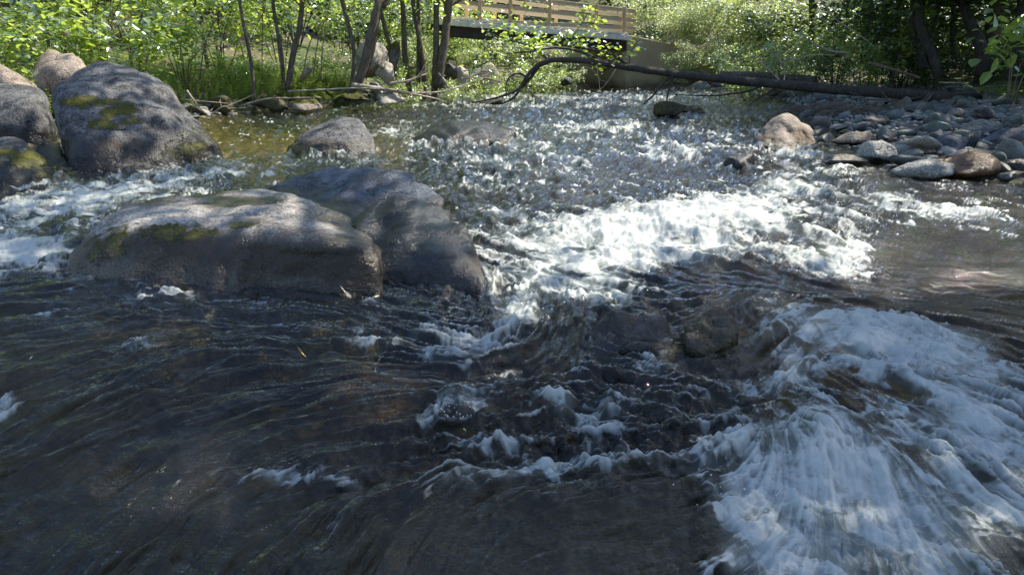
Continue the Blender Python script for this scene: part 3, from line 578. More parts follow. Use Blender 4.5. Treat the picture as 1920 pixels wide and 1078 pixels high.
P9 = np.pad(RZ, 1, constant_values=-9.); RZ = np.max([P9[a:a + GH, b:b + GW] for a in range(3) for b in range(3)], axis=0)
dry = (RZ > level(GY0 + GS * np.arange(GH))[:, None] + .015).astype(float)
def blur(a, r):
    for ax in (0, 1):
        for _ in range(2):
            c_ = np.cumsum(np.pad(a, [(r + 1, r) if k == ax else (0, 0) for k in (0, 1)], mode='edge'), axis=ax); n_ = a.shape[ax]
            a = (np.take(c_, range(2 * r + 1, 2 * r + 1 + n_), ax) - np.take(c_, range(0, n_), ax)) / (2 * r + 1)
    return a
near_rock = blur(dry, 3)
gi = np.clip(((x - GX0) / GS).astype(int), 0, GW - 1); gj = np.clip(((y - GY0) / GS).astype(int), 0, GH - 1); inn = (x > GX0) & (x < GX0 + GS * GW) & (y < GY0 + GS * GH)
rz = np.where(inn, RZ[gj, gi], -9.); collar = np.where(inn, near_rock[gj, gi], 0.); collar = np.clip(collar * 2.2, 0, 1)
H = H + collar * (.012 + .008 * n2) * rough * 1.2
foam = np.clip(foam + .35 * sstep(.25, .8, collar) * sstep(-.3, 1.2, n2 + .6 * S2) * np.clip(rough, 0, 1), 0, 1)
# thin water runs over the sunken rocks instead of cutting through them
gxx, gyy = np.meshgrid(GX0 + GS * (np.arange(GW) + .5), GY0 + GS * (np.arange(GH) + .5)); lvg = level(gyy)
msk = sum(blob(gxx.ravel(), gyy.ravel(), *q) for q in [(1000, 980, 330, 110, 0), (700, 740, 120, 60, 0), (150, 620, 320, 90, 0)]).reshape(GH, GW)
TT = blur(np.clip(RZ - lvg + .012, 0, .14) * sstep(.2, .5, msk), 2)
over = np.where(inn, TT[gj, gi], 0.); wv_ = H - level(y) - hb
H = np.maximum(H, level(y) + over + wv_ * np.where(over > .002, .85, 1)) 
dep = np.clip(H - np.maximum(ground_z(x, y), rz), 0, 1)
milk = (.85 - .15 * silky) * sstep(.28, 1.25, foamD + (.24 * r3 + .12 * S4 + .06 * r2) * sstep(.05, .5, foamD + .3 * (1 - silky))) * (1 - .5 * calm)
fv = np.stack([S1, S2, n2], 1)
wm = np_mesh('water', np.stack([x, y, H], 1), grid_faces(NY, NX), {'foam': foam, 'depth': dep, 'milk': milk, 'streak': .5 + .18 * S1, 'silky': silky})
def water_mat():
    s = NT('stream_water'); p = s.pos(); foam = s.attr('foam'); dep = s.attr('depth'); milk = s.attr('milk'); st_ = s.attr('streak'); sk_ = s.attr('silky')
    fine = s.noise(p, 55, 5, .75, .6); fine2 = s.noise(p, 160, 3, .7)
    h = s.math('ADD', s.math('MULTIPLY', fine, s.math('SUBTRACT', 1.15, s.math('MULTIPLY', sk_, .88))), s.math('MULTIPLY', fine2, .18))
    nrm = s.bump(h, .6, .018)
    # absorption with depth
    t = s.n('CombineXYZ', {0: s.math('POWER', .10, dep), 1: s.math('POWER', .085, dep), 2: s.math('POWER', .006, dep)}).outputs[0]
    tr = s.n('BsdfTransparent', {'Color': t}).outputs[0]
    body = s.n('BsdfDiffuse', {'Color': (.26, .30, .28, 1), 'Normal': nrm}).outputs[0]
    inner = s.n('MixShader', {0: milk, 1: tr, 2: body}).outputs[0]
    gl = s.n('BsdfGlossy', {'Color': (1, 1, 1, 1), 'Roughness': .05, 'Normal': nrm}).outputs[0]
    fr = s.n('Fresnel', {'IOR': 1.44, 'Normal': nrm}).outputs[0]
    wat = s.n('MixShader', {0: fr, 1: inner, 2: gl}).outputs[0]
    ff = s.math('ADD', foam, s.math('MULTIPLY', s.math('SUBTRACT', fine, .5), s.math('SUBTRACT', .8, s.math('MULTIPLY', sk_, .5))))
    ff = s.math('ADD', ff, s.math('MULTIPLY', s.math('SUBTRACT', st_, .5), .3))
    fm = s.math('MULTIPLY', s.ramp(ff, [(.22, 0.), (1.15, 1.)]), .92)
    fb = s.n('BsdfPrincipled', {'Base Color': (.52, .545, .53, 1), 'Roughness': .5, 'Normal': s.bump(s.math('ADD', fine, s.math('MULTIPLY', fine2, .4)), .45, .015)})
    return s.done(s.n('MixShader', {0: fm, 1: wat, 2: fb.outputs[0]}).outputs[0])
tag(obj('water', wm, water_mat()), kind='structure')

# ------------------------------------------------------------------ stones of the gravel bar
d3, f3 = ICO[3]; PROTO = []
for i in range(9):
    r = np.random.default_rng(300 + i); pl = []
    for k in range(12): n = r.standard_normal(3); n /= np.linalg.norm(n); pl.append((n, r.uniform(.75, 1.)))
    v = d3 * softpoly(d3, pl, 7 + i % 3 * 3)[:, None]; v /= np.abs(v).max(0); v = v + d3 * (.06 * fbm3(v, .8, i, 2))[:, None]
    PROTO.append(np_mesh('stone', v * .5, f3)); PROTO[-1].materials.append(M['cobble'])
def gz(x, y): return float(ground_z(np.array([x]), np.array([y]))[0])
taken = []
def scatter(n, xr, yr, smin, smax, test, tries=60):
    out = []
    for _ in range(n * tries):
        if len(out) >= n: break
        y_ = random.uniform(*yr); x_ = random.uniform(*xr); s_ = random.uniform(smin, smax) * random.choice((.6, .8, 1, 1.25))
        if not test(x_, y_): continue
        if any(abs(x_ - a) < .43 * (s_ + c) and (x_ - a) ** 2 + (y_ - b) ** 2 < (.43 * (s_ + c)) ** 2 for a, b, c in taken): continue
        taken.append((x_, y_, s_)); out.append((x_, y_, s_))
    return out
for o in list(COL.objects):
    if o.get('category') in ('rock', 'boulder'): taken.append((o.location.x, o.location.y, max(o.dimensions.x, o.dimensions.y) * .95))
def drs(x_, y_): a, b = bank(np.array([x_]), np.array([y_])); return float(a[0]), float(b[0])
def put_stones(L, label, group, cat='stone'):
    for (x_, y_, s_) in L:
        o = obj('stone', random.choice(PROTO)); f_ = random.uniform(.45, .8)
        o.scale = (s_ * random.uniform(.95, 1.35), s_ * random.uniform(.75, 1), s_ * f_); o.rotation_euler = (random.gauss(0, .2), random.gauss(0, .2), random.uniform(0, 6.3))
        o.location = (x_, y_, gz(x_, y_) + s_ * f_ * .18); tag(o, label, cat, group)
inview = lambda x_, y_, e=1.05: abs(x_) < e * (.70 * y_ + .25)
A1 = scatter(90, (3.2, 7), (5.2, 8.5), .18, .40, lambda a, b: -.25 < drs(a, b)[1] < 2.6 and inview(a, b))
put_stones(A1, 'cobble of the near half of the gravel bar, among many like it', 'cobbles of the near gravel bar')
A2 = scatter(190, (2.6, 10), (8.0, 13.5), .13, .34, lambda a, b: -.3 < drs(a, b)[1] < 3.2 and inview(a, b))
put_stones(A2, 'cobble of the far half of the gravel bar, near the fallen trunk', 'cobbles of the far gravel bar')
A3 = scatter(26, (2., 6), (14.5, 19.5), .18, .45, lambda a, b: -.7 < drs(a, b)[1] < 1.0)
put_stones(A3, 'bleached stone at the waterline below the concrete abutment', 'stones below the bridge abutment')
A4 = scatter(60, (-7, 0), (9.5, 19), .14, .36, lambda a, b: -.2 < drs(a, b)[0] < .8 and inview(a, b))
put_stones(A4, 'stone on the sunlit left shore at the foot of the green bank', 'stones of the left shore')
small = MB()
for (x_, y_, s_) in scatter(1500, (3.0, 11), (5.0, 15), .05, .11, lambda a, b: -.35 < drs(a, b)[1] < 3.4 and inview(a, b), 12) + scatter(400, (-8, 1), (8.5, 19), .05, .12, lambda a, b: -.25 < drs(a, b)[0] < 1.4, 12):
    v = ICO[2][0] * softpoly(ICO[2][0], [(np.array(q) / np.linalg.norm(q), random.uniform(.7, 1)) for q in ((1, .2, 0), (-1, .3, .1), (0, 1, .2), (.1, -1, 0), (0, 0, 1), (.5, .5, .7), (-.5, -.4, .8), (0, 0, -1))], 8)[:, None]
    a_ = random.uniform(0, 6.3); R_ = np.array([[math.cos(a_), -math.sin(a_), 0], [math.sin(a_), math.cos(a_), 0], [0, 0, 1]])
    small.add(v * [s_ * .6, s_ * .5, s_ * .35] @ R_.T + [x_, y_, gz(x_, y_) + .02], ICO[2][1], random.random())
pb = NT('pebbles'); a_ = pb.attr('rnd')
pb.done(pb.n('BsdfPrincipled', {'Base Color': pb.mix(.5, pb.ramp(a_, [(0, (.12, .13, .14)), (.3, (.27, .28, .25)), (.6, (.16, .13, .10)), (.8, (.34, .32, .28)), (1, (.1, .1, .1))]), pb.ramp(pb.noise(pb.pos(), 40, 3), [(.3, .08), (.7, .5)])), 'Roughness': .7}).outputs[0])
tag(obj('gravel', small.mesh('gravel'), pb.m), kind='stuff')

# ------------------------------------------------------------------ leaves, shrubs, trees
LEAF6 = np.array([[0, 0, 0], [.28, .27, .05], [.68, .22, .02], [1, 0, -.07], [.68, -.22, .02], [.28, -.27, .05]]); LEAF6F = np.array([[0, 1, 2, 3], [0, 3, 4, 5]])
LEAF4 = np.array([[0, 0, 0], [.45, .28, .05], [1, 0, -.05], [.45, -.28, .05]]); LEAF4F = np.array([[0, 1, 2, 3]])
def rot_frames(n, up=.6, droop=.25):
    az = rng.uniform(0, 2 * math.pi, n); dz = -np.abs(rng.normal(droop, .3, n))
    d = np.stack([np.cos(az), np.sin(az), dz], 1); d /= np.linalg.norm(d, axis=1)[:, None]
    nn = rng.normal(0, 1 - up, (n, 3)) + [0, 0, 1]; nn -= (nn * d).sum(1)[:, None] * d; nn /= np.linalg.norm(nn, axis=1)[:, None]
    return d, np.cross(nn, d), nn
def add_leaves(mb, c, size, up=.6, six=True, droop=.25):
    c = np.asarray(c, float); n = len(c)
    if n == 0: return
    T, Fc = (LEAF6, LEAF6F) if six else (LEAF4, LEAF4F); d, b, nn = rot_frames(n, up, droop)
    s_ = size * rng.uniform(.55, 1.2, n)
    v = c[:, None] + s_[:, None, None] * (T[None, :, 0:1] * d[:, None] + T[None, :, 1:2] * b[:, None] * 1.15 + T[None, :, 2:3] * nn[:, None])
    k = len(T); f = (Fc[None] + (np.arange(n) * k)[:, None, None]).reshape(-1, 4)
    mb.add(v.reshape(-1, 3), f, np.repeat(rng.random(n), k))
def shrub_proto(name, h, spread, stems, leaf, nleaf, mat, bark, bare=.25, up=.6, six=True, thick=.012, label_leaf=None, single=0):
    """a many-stemmed shrub standing at its origin"""
    root = empty(name, (0, 0, 0)); lm = MB(); tips = []
    for i in range(stems):
        a = 2 * math.pi * (i + random.random() * .7) / stems; r = spread * random.uniform(.35, 1); hh = h * random.uniform(.6, 1)
        p0 = np.array([math.cos(a) * .05, math.sin(a) * .05, -.08]); p3 = np.array([math.cos(a) * r, math.sin(a) * r, hh])
        p1 = p0 * .6 + p3 * .4 + [random.gauss(0, .06), random.gauss(0, .06), hh * .15]; p2 = p0 * .3 + p3 * .7 + [random.gauss(0, .08), random.gauss(0, .08), hh * .10]
        c = curve([p0, p1, p2, p3], 12); sb = MB(); sb.tube(c, thick, thick * .3, 5)
        for k in range(int(5 + h * 2)):
            t = random.uniform(bare, 1); q = c[int(t * (len(c) - 1))]; b = a + random.gauss(0, 1.1); l = spread * random.uniform(.2, .55)
            e = q + [math.cos(b) * l, math.sin(b) * l, l * random.uniform(-.1, .7)]; m_ = (q + e) / 2 + [0, 0, l * .12]
            cc = curve([q, m_, e], 6); sb.tube(cc, thick * .4, thick * .15, 4, close=False)
            tips += [cc[j] for j in range(2, len(cc))]
        tips += [c[j] for j in range(int(len(c) * bare) + 3, len(c))]
        obj('stem', sb.mesh('stem'), bark, root)
    tips = np.array(tips); sel = tips[rng.integers(0, len(tips), nleaf)] + rng.normal(0, leaf * .8, (nleaf, 3))
    add_leaves(lm, sel[single:], leaf, up, six); obj('leaves', lm.mesh('leaves', False), mat, root)
    if single:
        ml = MB(); add_leaves(ml, [[0, 0, 0]], 1.); me = ml.mesh('leaf', False); me.materials.append(mat)
        for q in sel[:single]:
            o = obj('leaf', me, None, root); o.location = q; o.scale = [leaf * random.uniform(.9, 1.35)] * 3; o.rotation_euler = (random.gauss(0, .4), random.gauss(.1, .4), random.uniform(0, 6.3))
    return root
def put(proto, used, x_, y_, s_=1., label=None, cat=None, group=None, dz=0., z=None):
    o = proto if proto.name not in used else copy_tree(proto); used.add(proto.name)
    o.location = (x_, y_, (gz(x_, y_) if z is None else z) + dz); o.scale = (s_,) * 3; o.rotation_euler = (0, 0, random.uniform(0, 6.3)); tag(o, label, cat, group); return o
used = set()
def px_x(px, Y, z=.3): return (px - 960) / F_PX * (Y * cp - (z - CAM_Z) * sp)
bigleaf = shrub_proto('shrub', 1.5, .8, 7, .15, 560, M['leaf'], M['twig'], .2, .72, True, .013, single=30)
bigleaf2 = shrub_proto('shrub', 1.9, .9, 6, .13, 620, M['leaf'], M['twig'], .25, .65, True, .014, single=30)
small1 = shrub_proto('shrub', 1.5, .9, 7, .075, 1900, M['leaf'], M['twig'], .15, .5, False, .010)
small2 = shrub_proto('shrub', 1.6, 1.0, 8, .085, 1900, M['leaf_pale'], M['twig'], .1, .4, False, .010)
darks = shrub_proto('shrub', 1.5, 1.0, 7, .10, 1500, M['leaf_dark'], M['bark_dark'], .1, .5, False, .012)
# left bank, front rows
for (px, Y, s_, lab) in [(20, 9.6, .75, 'big-leaved shrub above the smooth grey boulder at the left edge'), (150, 10.4, .8, 'big-leaved shrub behind the top of the tallest grey boulder'), (265, 10.8, .85, 'big-leaved sapling shrub right of the tallest boulder top'),
                       (90, 12.0, 1., 'leafy shrub in the second row above the left boulders'), (350, 12.6, .95, 'leafy shrub on the bank between the tallest boulder and the thin dark trunk'), (-70, 11., 1., 'big-leaved shrub cut by the left edge')]:
    put(bigleaf, used, px_x(px, Y), Y, s_, lab, 'shrub')
for (px, Y, s_, lab) in [(-40, 13.5, 1., 'tall light green shrub at the left edge behind the boulders'), (60, 15, 1.1, 'tall shrub near the left edge beside the brown tree trunk'), (200, 14, 1., 'tall airy shrub behind the tallest boulder'), (420, 14.5, 1., 'airy shrub left of the thin dark trunk on the left bank'), (300, 16.5, 1.2, 'tall shrub at the back of the left bank'), (530, 16, 1.1, 'shrub behind the leaning twin trunks on the left bank')]:
    put(bigleaf2, used, px_x(px, Y), Y, s_, lab, 'shrub')
for i in range(46):
    Y = random.uniform(16.5, 30); px = random.uniform(-150, 900)
    put(random.choice((small1, small1, small2, darks)), used, px_x(px, Y), Y, random.uniform(.9, 1.7), 'small-leaved bush in the thicket ' + ('at the upper left corner' if px < 60 else 'behind the tallest boulder' if px < 250 else 'left of the slender dark trunk' if px < 450 else 'behind the horsetails and thin trunks' if px < 620 else 'behind the leaning twin alder' if px < 760 else 'behind the alder clump'), 'bush', 'bushes behind the left bank')
for i in range(38):
    Y = random.uniform(17.5, 27); px = random.uniform(700, 1060)
    put(random.choice((small1, small2, small2)), used, px_x(px, Y), Y, random.uniform(.45, .9), 'sunlit low bush on the slope left of the bridge', 'bush', 'bushes left of the bridge')
for (px, Y, s_, lab) in [(590, 14.2, .45, 'low leafy shrub among the horsetails behind the driftwood'), (640, 14.6, .55, 'low leafy shrub left of the bowed thin trunk'), (735, 14.8, .5, 'low leafy shrub between the leaning alder and the clump'), (770, 14.4, .4, 'small leafy shrub at the foot of the alder clump'), (860, 15.6, .5, 'leafy shrub right of the alder clump near the shore'), (910, 16.4, .55, 'leafy shrub behind the tangle of sticks'), (500, 13.6, .4, 'small shrub right of the slender dark trunk'), (955, 17.6, .6, 'sunlit shrub at the shore left of the drooping trunk end'), (440, 13., .45, 'leafy shrub at the foot of the slender dark trunk')]:
    put(bigleaf if px < 600 else small1, used, px_x(px, Y), Y, s_, lab, 'shrub')
# right of the bridge
for (px, Y, s_, dz) in [(1225, 22.5, 1.1, .9), (1275, 22., 1.1, .6), (1330, 21., 1.05, .3), (1270, 21.3, .55, .7), (1395, 20.5, 1.1, .1), (1300, 20.2, .5, .0), (1350, 22, 1.3, .4), (1440, 21.5, 1.2, .1), (1205, 24, 1.3, .9), (1480, 19.5, 1.0, 0), (1255, 20.6, .6, 1.1), (1310, 20.8, .7, 1.), (1345, 19.9, .55, 0), (1385, 19.7, .6, 0), (1330, 20.3, .5, .45), (1420, 19.6, .7, 0), (1290, 20.9, .45, .9), (1278, 19.8, .55, 0), (1308, 19.7, .65, 0), (1248, 20.0, .3, 0)]:
    put(small2, used, px_x(px, Y), Y, s_, 'pale sunlit bush ' + ('behind the right end of the bridge railing' if px < 1260 and Y > 21 else 'on top of and over the concrete wing wall' if px < 1320 else 'right of the concrete wing wall behind the fallen trunk'), 'bush', 'pale bushes at the abutment', dz)
for (px, Y, s_) in [(1420, 15.5, .75), (1470, 15., .8), (1380, 17, .8), (1520, 16, .9)]:
    put(small1, used, px_x(px, Y), Y, s_, 'green bush behind the middle of the fallen trunk', 'bush', 'bushes behind the fallen trunk')
for (px, Y, s_) in [(1600, 13.8, .62), (1665, 13.5, .6)]:
    put(bigleaf2, used, px_x(px, Y), Y, s_, 'bright sunlit green shrub in the dark behind the thick end of the fallen trunk' if px < 1650 else 'sunlit shrub just right of the brightest one behind the fallen trunk', 'shrub')
for i in range(34):
    Y = random.uniform(14, 27); px = random.uniform(1380, 2100)
    if px < 1560 and Y < 19: Y += 6
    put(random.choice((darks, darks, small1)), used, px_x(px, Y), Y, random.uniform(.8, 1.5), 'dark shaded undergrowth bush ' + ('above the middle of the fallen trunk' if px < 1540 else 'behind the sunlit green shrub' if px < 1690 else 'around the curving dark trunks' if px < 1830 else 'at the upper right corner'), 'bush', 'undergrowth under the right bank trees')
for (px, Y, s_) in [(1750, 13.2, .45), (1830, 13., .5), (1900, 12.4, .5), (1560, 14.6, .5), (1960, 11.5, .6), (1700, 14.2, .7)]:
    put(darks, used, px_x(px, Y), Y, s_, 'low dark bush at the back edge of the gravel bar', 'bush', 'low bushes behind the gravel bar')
sap = shrub_proto('sapling', 1.5, .7, 4, .19, 130, M['leaf'], M['twig'], .35, .75, True, .012, single=40)
put(sap, used, px_x(1890, 10.6), 10.6, .9, 'sapling with broad green leaves at the upper right edge', 'sapling', dz=.1)

def tree(px, Y, top, r, label, bark='bark', lean=(0, 0), stems=1, crown=1, h=8., mat='leaf', nleaf=600, leaf=.14, cx=(0, 0), group=None, path=None, cr=2.2, x_=None):
    X = px_x(px, Y) if x_ is None else x_; z0 = gz(X, Y); root = empty('tree', (X, Y, z0)); tag(root, label, 'tree', group); cm = MB(); br = []
    for k in range(stems):
        ox, oy = (random.gauss(0, .12 * stems), random.gauss(0, .12)) if stems > 1 else (0, 0)
        lx, ly = lean[0] + (random.gauss(0, .10) if stems > 1 else 0), lean[1] + random.gauss(0, .03)
        if path is not None: pts = [np.array([px_x(a, Y, 1.) - X, (i * .05), P(a, b, Y)[2] - z0]) for i, (a, b) in enumerate(path)]; e = pts[-1] + (pts[-1] - pts[-2]) * 2; pts += [e, e + [lean[0] * h, 0, h * .6]]
        else: pts = [[ox, oy, -.15], [ox + lx * h * .12 + random.gauss(0, .04), oy, h * .12], [ox + lx * h * .3 + random.gauss(0, .08), oy + ly * h * .3, h * .3], [ox + lx * h * .6, oy + ly * h * .6, h * .62], [ox + lx * h, oy + ly * h, h]]
        c = curve(pts, 24); mb = MB(); mb.tube(c, r * random.uniform(.75, 1.1) if stems > 1 else r, r * .25, 8, .05); obj('trunk', mb.mesh('trunk'), M[bark], root)
        bm_ = MB()
        for j in range(int(9 * crown) + 2):
            t = random.uniform(.62, 1); q = c[int(t * (len(c) - 1))]; a = random.uniform(0, 6.3); l = cr * random.uniform(.5, 1.)
            e = q + [math.cos(a) * l + cx[0], math.sin(a) * l + cx[1], l * random.uniform(0, .7)]
            cc = curve([q, (q + e) / 2 + [0, 0, .15 * l], e], 8); bm_.tube(cc, r * .28, .006, 4, close=False); br.append(cc)
        obj('branches', bm_.mesh('branches'), M[bark], root)
    if crown:
        al = np.vstack([b[2:] for b in br]); q = al[rng.integers(0, len(al), nleaf)]; ctr = q[:, :] + rng.normal(0, .32, (nleaf, 3)) * [1, 1, .7]
        add_leaves(cm, ctr, leaf, .45, False); obj('crown', cm.mesh('crown', False), M[mat], root)
    return root
tree(140, 13., 0, .085, 'brown straight tree trunk above the tallest boulder on the left bank', h=7)
tree(105, 14., 0, .03, 'thin leaning stem left of the brown trunk at the upper left', lean=(.08, 0), h=5, nleaf=900)
tree(475, 12.3, 0, .035, 'slender dark trunk standing on the left bank at the end of the driftwood', bark='bark', h=6, nleaf=1200, lean=(.0, 0))
tree(531, 13.2, 0, .04, 'left one of two thin trunks between the slender dark trunk and the fern slope', lean=(0, 0), h=6, nleaf=900)
tree(545, 13.2, 0, .06, 'crooked trunk leaning right beside a thinner upright one', h=6, path=[(533, 172), (541, 130), (552, 85), (560, 60), (567, 20), (568, 0)], nleaf=1200)
tree(662, 13.2, 0, .045, 'bowed thin trunk left of the leaning twin alder', path=[(655, 165), (663, 110), (657, 60), (645, 0)], h=6, nleaf=900)
tree(680, 13., 0, .085, 'leaning alder trunk rising right from the shore driftwood', path=[(648, 178), (675, 138), (692, 80), (708, 20), (714, 0)], h=7)
tree(692, 13.4, 0, .06, 'second leaning alder trunk close behind the first', path=[(683, 140), (697, 95), (707, 50), (716, 0)], h=7)
tree(800, 15.5, 0, .07, 'thick upright clump of alder trunks left of the bridge', stems=4, h=8)
tree(775, 15.2, 0, .04, 'thin stems fanning left of the alder clump', stems=3, lean=(-.16, 0), h=7, nleaf=900)
tree(832, 15.4, 0, .10, 'alder trunk leaning right beside the clump left of the bridge', path=[(818, 165), (826, 122), (833, 80), (838, 40), (843, 0)], h=8)
tree(395, 15, 0, .04, 'thin pale trunk in the thicket on the left bank', h=6, nleaf=700)
tree(40, 16.5, 0, .10, 'trunk deep in the thicket near the upper left corner', h=7)
for (px, Y, r_, lab, pth) in [(1765, 12.8, .085, 'dark trunk curving up from the bank behind the fallen trunk root', [(1768, 145), (1752, 105), (1735, 75), (1722, 40), (1722, 0)]), (1730, 13.2, .07, 'dark trunk left of the curving one on the right bank', [(1738, 130), (1722, 90), (1710, 60), (1704, 0)]),
                         (1840, 12.6, .10, 'dark trunk leaning left at the upper right', [(1850, 140), (1838, 85), (1815, 45), (1792, 0)]), (1742, 13.4, .05, 'thin dark stem between the curving trunks', [(1735, 80), (1745, 40), (1747, 0)]), (1908, 12., .11, 'straight dark trunk at the upper right corner', [(1908, 150), (1908, 90), (1907, 0)]),
                         (1620, 16.5, .13, 'trunk in the shade above the sunlit green shrub', [(1625, 120), (1622, 60), (1616, 0)]), (1675, 16, .07, 'thin trunk behind the sunlit green shrub', [(1680, 120), (1676, 50), (1674, 0)]), (1515, 19, .09, 'trunk left of the sunlit shrub above the fallen trunk', [(1518, 110), (1516, 40), (1512, 0)]), (1800, 15, .05, 'thin sapling trunk between the dark trunks at the upper right', [(1795, 130), (1780, 60), (1774, 0)])]:
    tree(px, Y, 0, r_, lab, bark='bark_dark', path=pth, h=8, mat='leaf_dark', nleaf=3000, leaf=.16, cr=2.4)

# tall trees that shade the foreground: their crowns hang over the stream above the picture
def big_tree(x_, y_, h, blobs, label, group=None, leaf=.17, dens=400):
    z0 = gz(x_, y_); root = empty('tree', (x_, y_, z0)); tag(root, label, 'tree', group)
    t = MB(); top = np.array([0, 0, h]); c = curve([[0, 0, -.3], [.1, 0, h * .35], [-.1, .1, h * .7], top], 20); t.tube(c, .24, .06, 10, .04); obj('trunk', t.mesh('trunk'), M['bark'], root)
    bm_ = MB(); lm = MB()
    for (bx, by, bz, rx, ry, rz) in blobs:
        b = np.array([bx - x_, by - y_, bz - z0]); st0 = c[int(len(c) * min(.9, max(.3, (b[2] - 1.5) / h)))]
        n = int(dens * rx * ry); ctr = None
        m_ = curve([st0, (st0 + b) / 2 + [0, 0, .6], b], 10); bm_.tube(m_, .09, .03, 6, close=False)
        cl = []
        for k in range(int(8 * rx * ry)):
            u = rng.normal(0, .5, 3); e = b + u * [rx, ry, rz]; q = m_[rng.integers(len(m_) // 2, len(m_))]; cc = curve([q, (q + e) / 2 + [0, 0, .1], e], 6); bm_.tube(cc, .02, .006, 4, close=False); cl.append(e)
        cl = np.array(cl); ctr = cl[rng.integers(0, len(cl), n)] + rng.normal(0, .30, (n, 3)) * [1, 1, .5]
        add_leaves(lm, ctr, leaf, .6, False)
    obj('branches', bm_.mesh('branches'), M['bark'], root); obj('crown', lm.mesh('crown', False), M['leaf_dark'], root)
big_tree(8.6, 5.8, 9, [(1.5, 4.0, 6.5, 1.6, 1.3, .6), (3.4, 4.5, 6.6, 1.6, 1.2, .6), (5.3, 3.9, 6.5, 1.6, 1.3, .6), (7.2, 4.5, 6.6, 1.6, 1.3, .6), (8.6, 4.3, 6.6, 1.6, 1.4, .6), (6.9, 5.8, 6.5, .9, .5, .4), (3., 3.2, 6.5, 2, .9, .5), (6.2, 4.6, 6.1, 1.3, .8, .4), (7.6, 3.4, 6.4, 1.5, 1., .5), (5.7, 4.8, 6.2, 1., .6, .4), (6.9, 4.9, 6.3, 1., .6, .4), (5.6, 3.6, 6., 1.1, .8, .4), (2.7, 4.0, 6.3, 1.1, .7, .4), (3.7, 3.8, 6.2, 1.1, .7, .4)], 'tall tree standing outside the right edge whose crown shades the rapids')
big_tree(5.6, -1.5, 9, [(.4, 6.0, 6.4, 1.1, 1.1, .5), (2.0, 6.4, 6.5, 1.2, 1.2, .5), (3.2, 6.9, 6.5, .9, 1.0, .5), (.9, 8.4, 6.6, 1.2, 1.3, .5), (2.5, 8.7, 6.6, 1.1, 1.2, .5), (-.3, 9.3, 6.6, 1., 1., .5)], 'tall tree standing behind the viewer whose crown shades the boulders')
big_tree(12.5, 10, 10, [(8.8, 9.2, 6.5, 1.6, 1.6, .7), (9.8, 11.8, 6.6, 1.7, 1.8, .8), (11.5, 10., 6.6, 1.6, 1.6, .6), (11, 14.6, 6.8, 2., 2, .8), (8.9, 7.2, 6.5, 1.4, 1.2, .8), (9.0, 10.6, 6.0, 1.4, 1.4, .6), (10.2, 8.6, 6.2, 1.5, 1.5, .6), (12, 12.5, 6.8, 1.6, 1.6, .6)], 'tall tree on the right bank whose crown shades the gravel bar')

# forest behind: conifers and broadleaf trees
def conifer(h, n):
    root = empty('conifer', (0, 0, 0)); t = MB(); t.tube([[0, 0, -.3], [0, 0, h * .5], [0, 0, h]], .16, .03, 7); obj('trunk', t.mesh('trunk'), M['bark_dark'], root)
    lm = MB(); z = rng.uniform(.02, 1, n) ** 1.25 * h; r = (1 - z / h) * h * .24 * np.sqrt(rng.random(n)) + .1; a = rng.uniform(0, 6.3, n); a = a + .3 * np.sin(a * 3 + z * 5)
    c = np.stack([np.cos(a) * r, np.sin(a) * r, z - r * .25 + .12 * np.sin(z * 9)], 1); add_leaves(lm, c, .30, .5, False, .4); obj('crown', lm.mesh('crown', False), M['needle'], root); return root
def broad(h, n, mat):
    root = empty('tree', (0, 0, 0)); t = MB(); t.tube([[0, 0, -.3], [.1, 0, h * .4], [0, .1, h * .8]], .15, .04, 7); obj('trunk', t.mesh('trunk'), M['bark'], root)
    lm = MB(); k = 46; cc = rng.normal(0, 1, (k, 3)); cc /= np.linalg.norm(cc, axis=1)[:, None]; cc = cc * rng.uniform(.4, 1, (k, 1)) * [h * .30, h * .30, h * .42] + [0, 0, h * .5]
    c = cc[rng.integers(0, k, n)] + rng.normal(0, h * .05, (n, 3)); add_leaves(lm, c, .24, .4, False); obj('crown', lm.mesh('crown', False), mat, root); return root
c1, c2 = conifer(9, 6500), conifer(12, 8000); b1, b2, b3 = broad(7, 5000, M['leaf']), broad(8, 5500, M['leaf_dark']), broad(6, 5000, M['leaf_pale'])
spots = []
for i in range(92):
    Y = random.uniform(30, 62); X = random.uniform(-.9, .9) * Y; spots.append((X, Y))
for i in range(16): spots.append((random.uniform(-22, -9), random.uniform(14, 30)))
for i in range(20): spots.append((random.uniform(9.5, 24), random.uniform(13, 30)))
for i in range(9): spots.append((random.uniform(9, 18), random.uniform(22, 30)))
spots = [q for q in spots if not (7 < q[0] < 17 and 18 < q[1] < 34)]
for (X, Y) in spots:
    nearb = abs(X) < .28 * Y and Y > 28
    pr = random.choice((c1, c2, b2, b1) if not nearb else (c1, b1, b2, b3)); con = pr in (c1, c2)
    put(pr, used, X, Y, random.uniform(.8, 1.25), 'dark conifer in the forest behind the stream' if con else 'broadleaf tree in the forest behind the stream', 'conifer' if con else 'tree', 'conifers of the forest behind' if con else 'broadleaf trees of the forest behind')
# trees round the place behind the camera, so that the water mirrors a closed valley
for i in range(12):
    a = random.uniform(-2.6, -.5); r_ = random.uniform(13, 22); X, Y = math.cos(a) * r_, math.sin(a) * r_
    pr = random.choice((b2, c1)); con = pr is c1
    put(pr, used, X, Y, 1.1, 'dark conifer in the forest behind the stream' if con else 'broadleaf tree in the forest behind the stream', 'conifer' if con else 'tree', 'conifers of the forest behind' if con else 'broadleaf trees of the forest behind', z=.5)

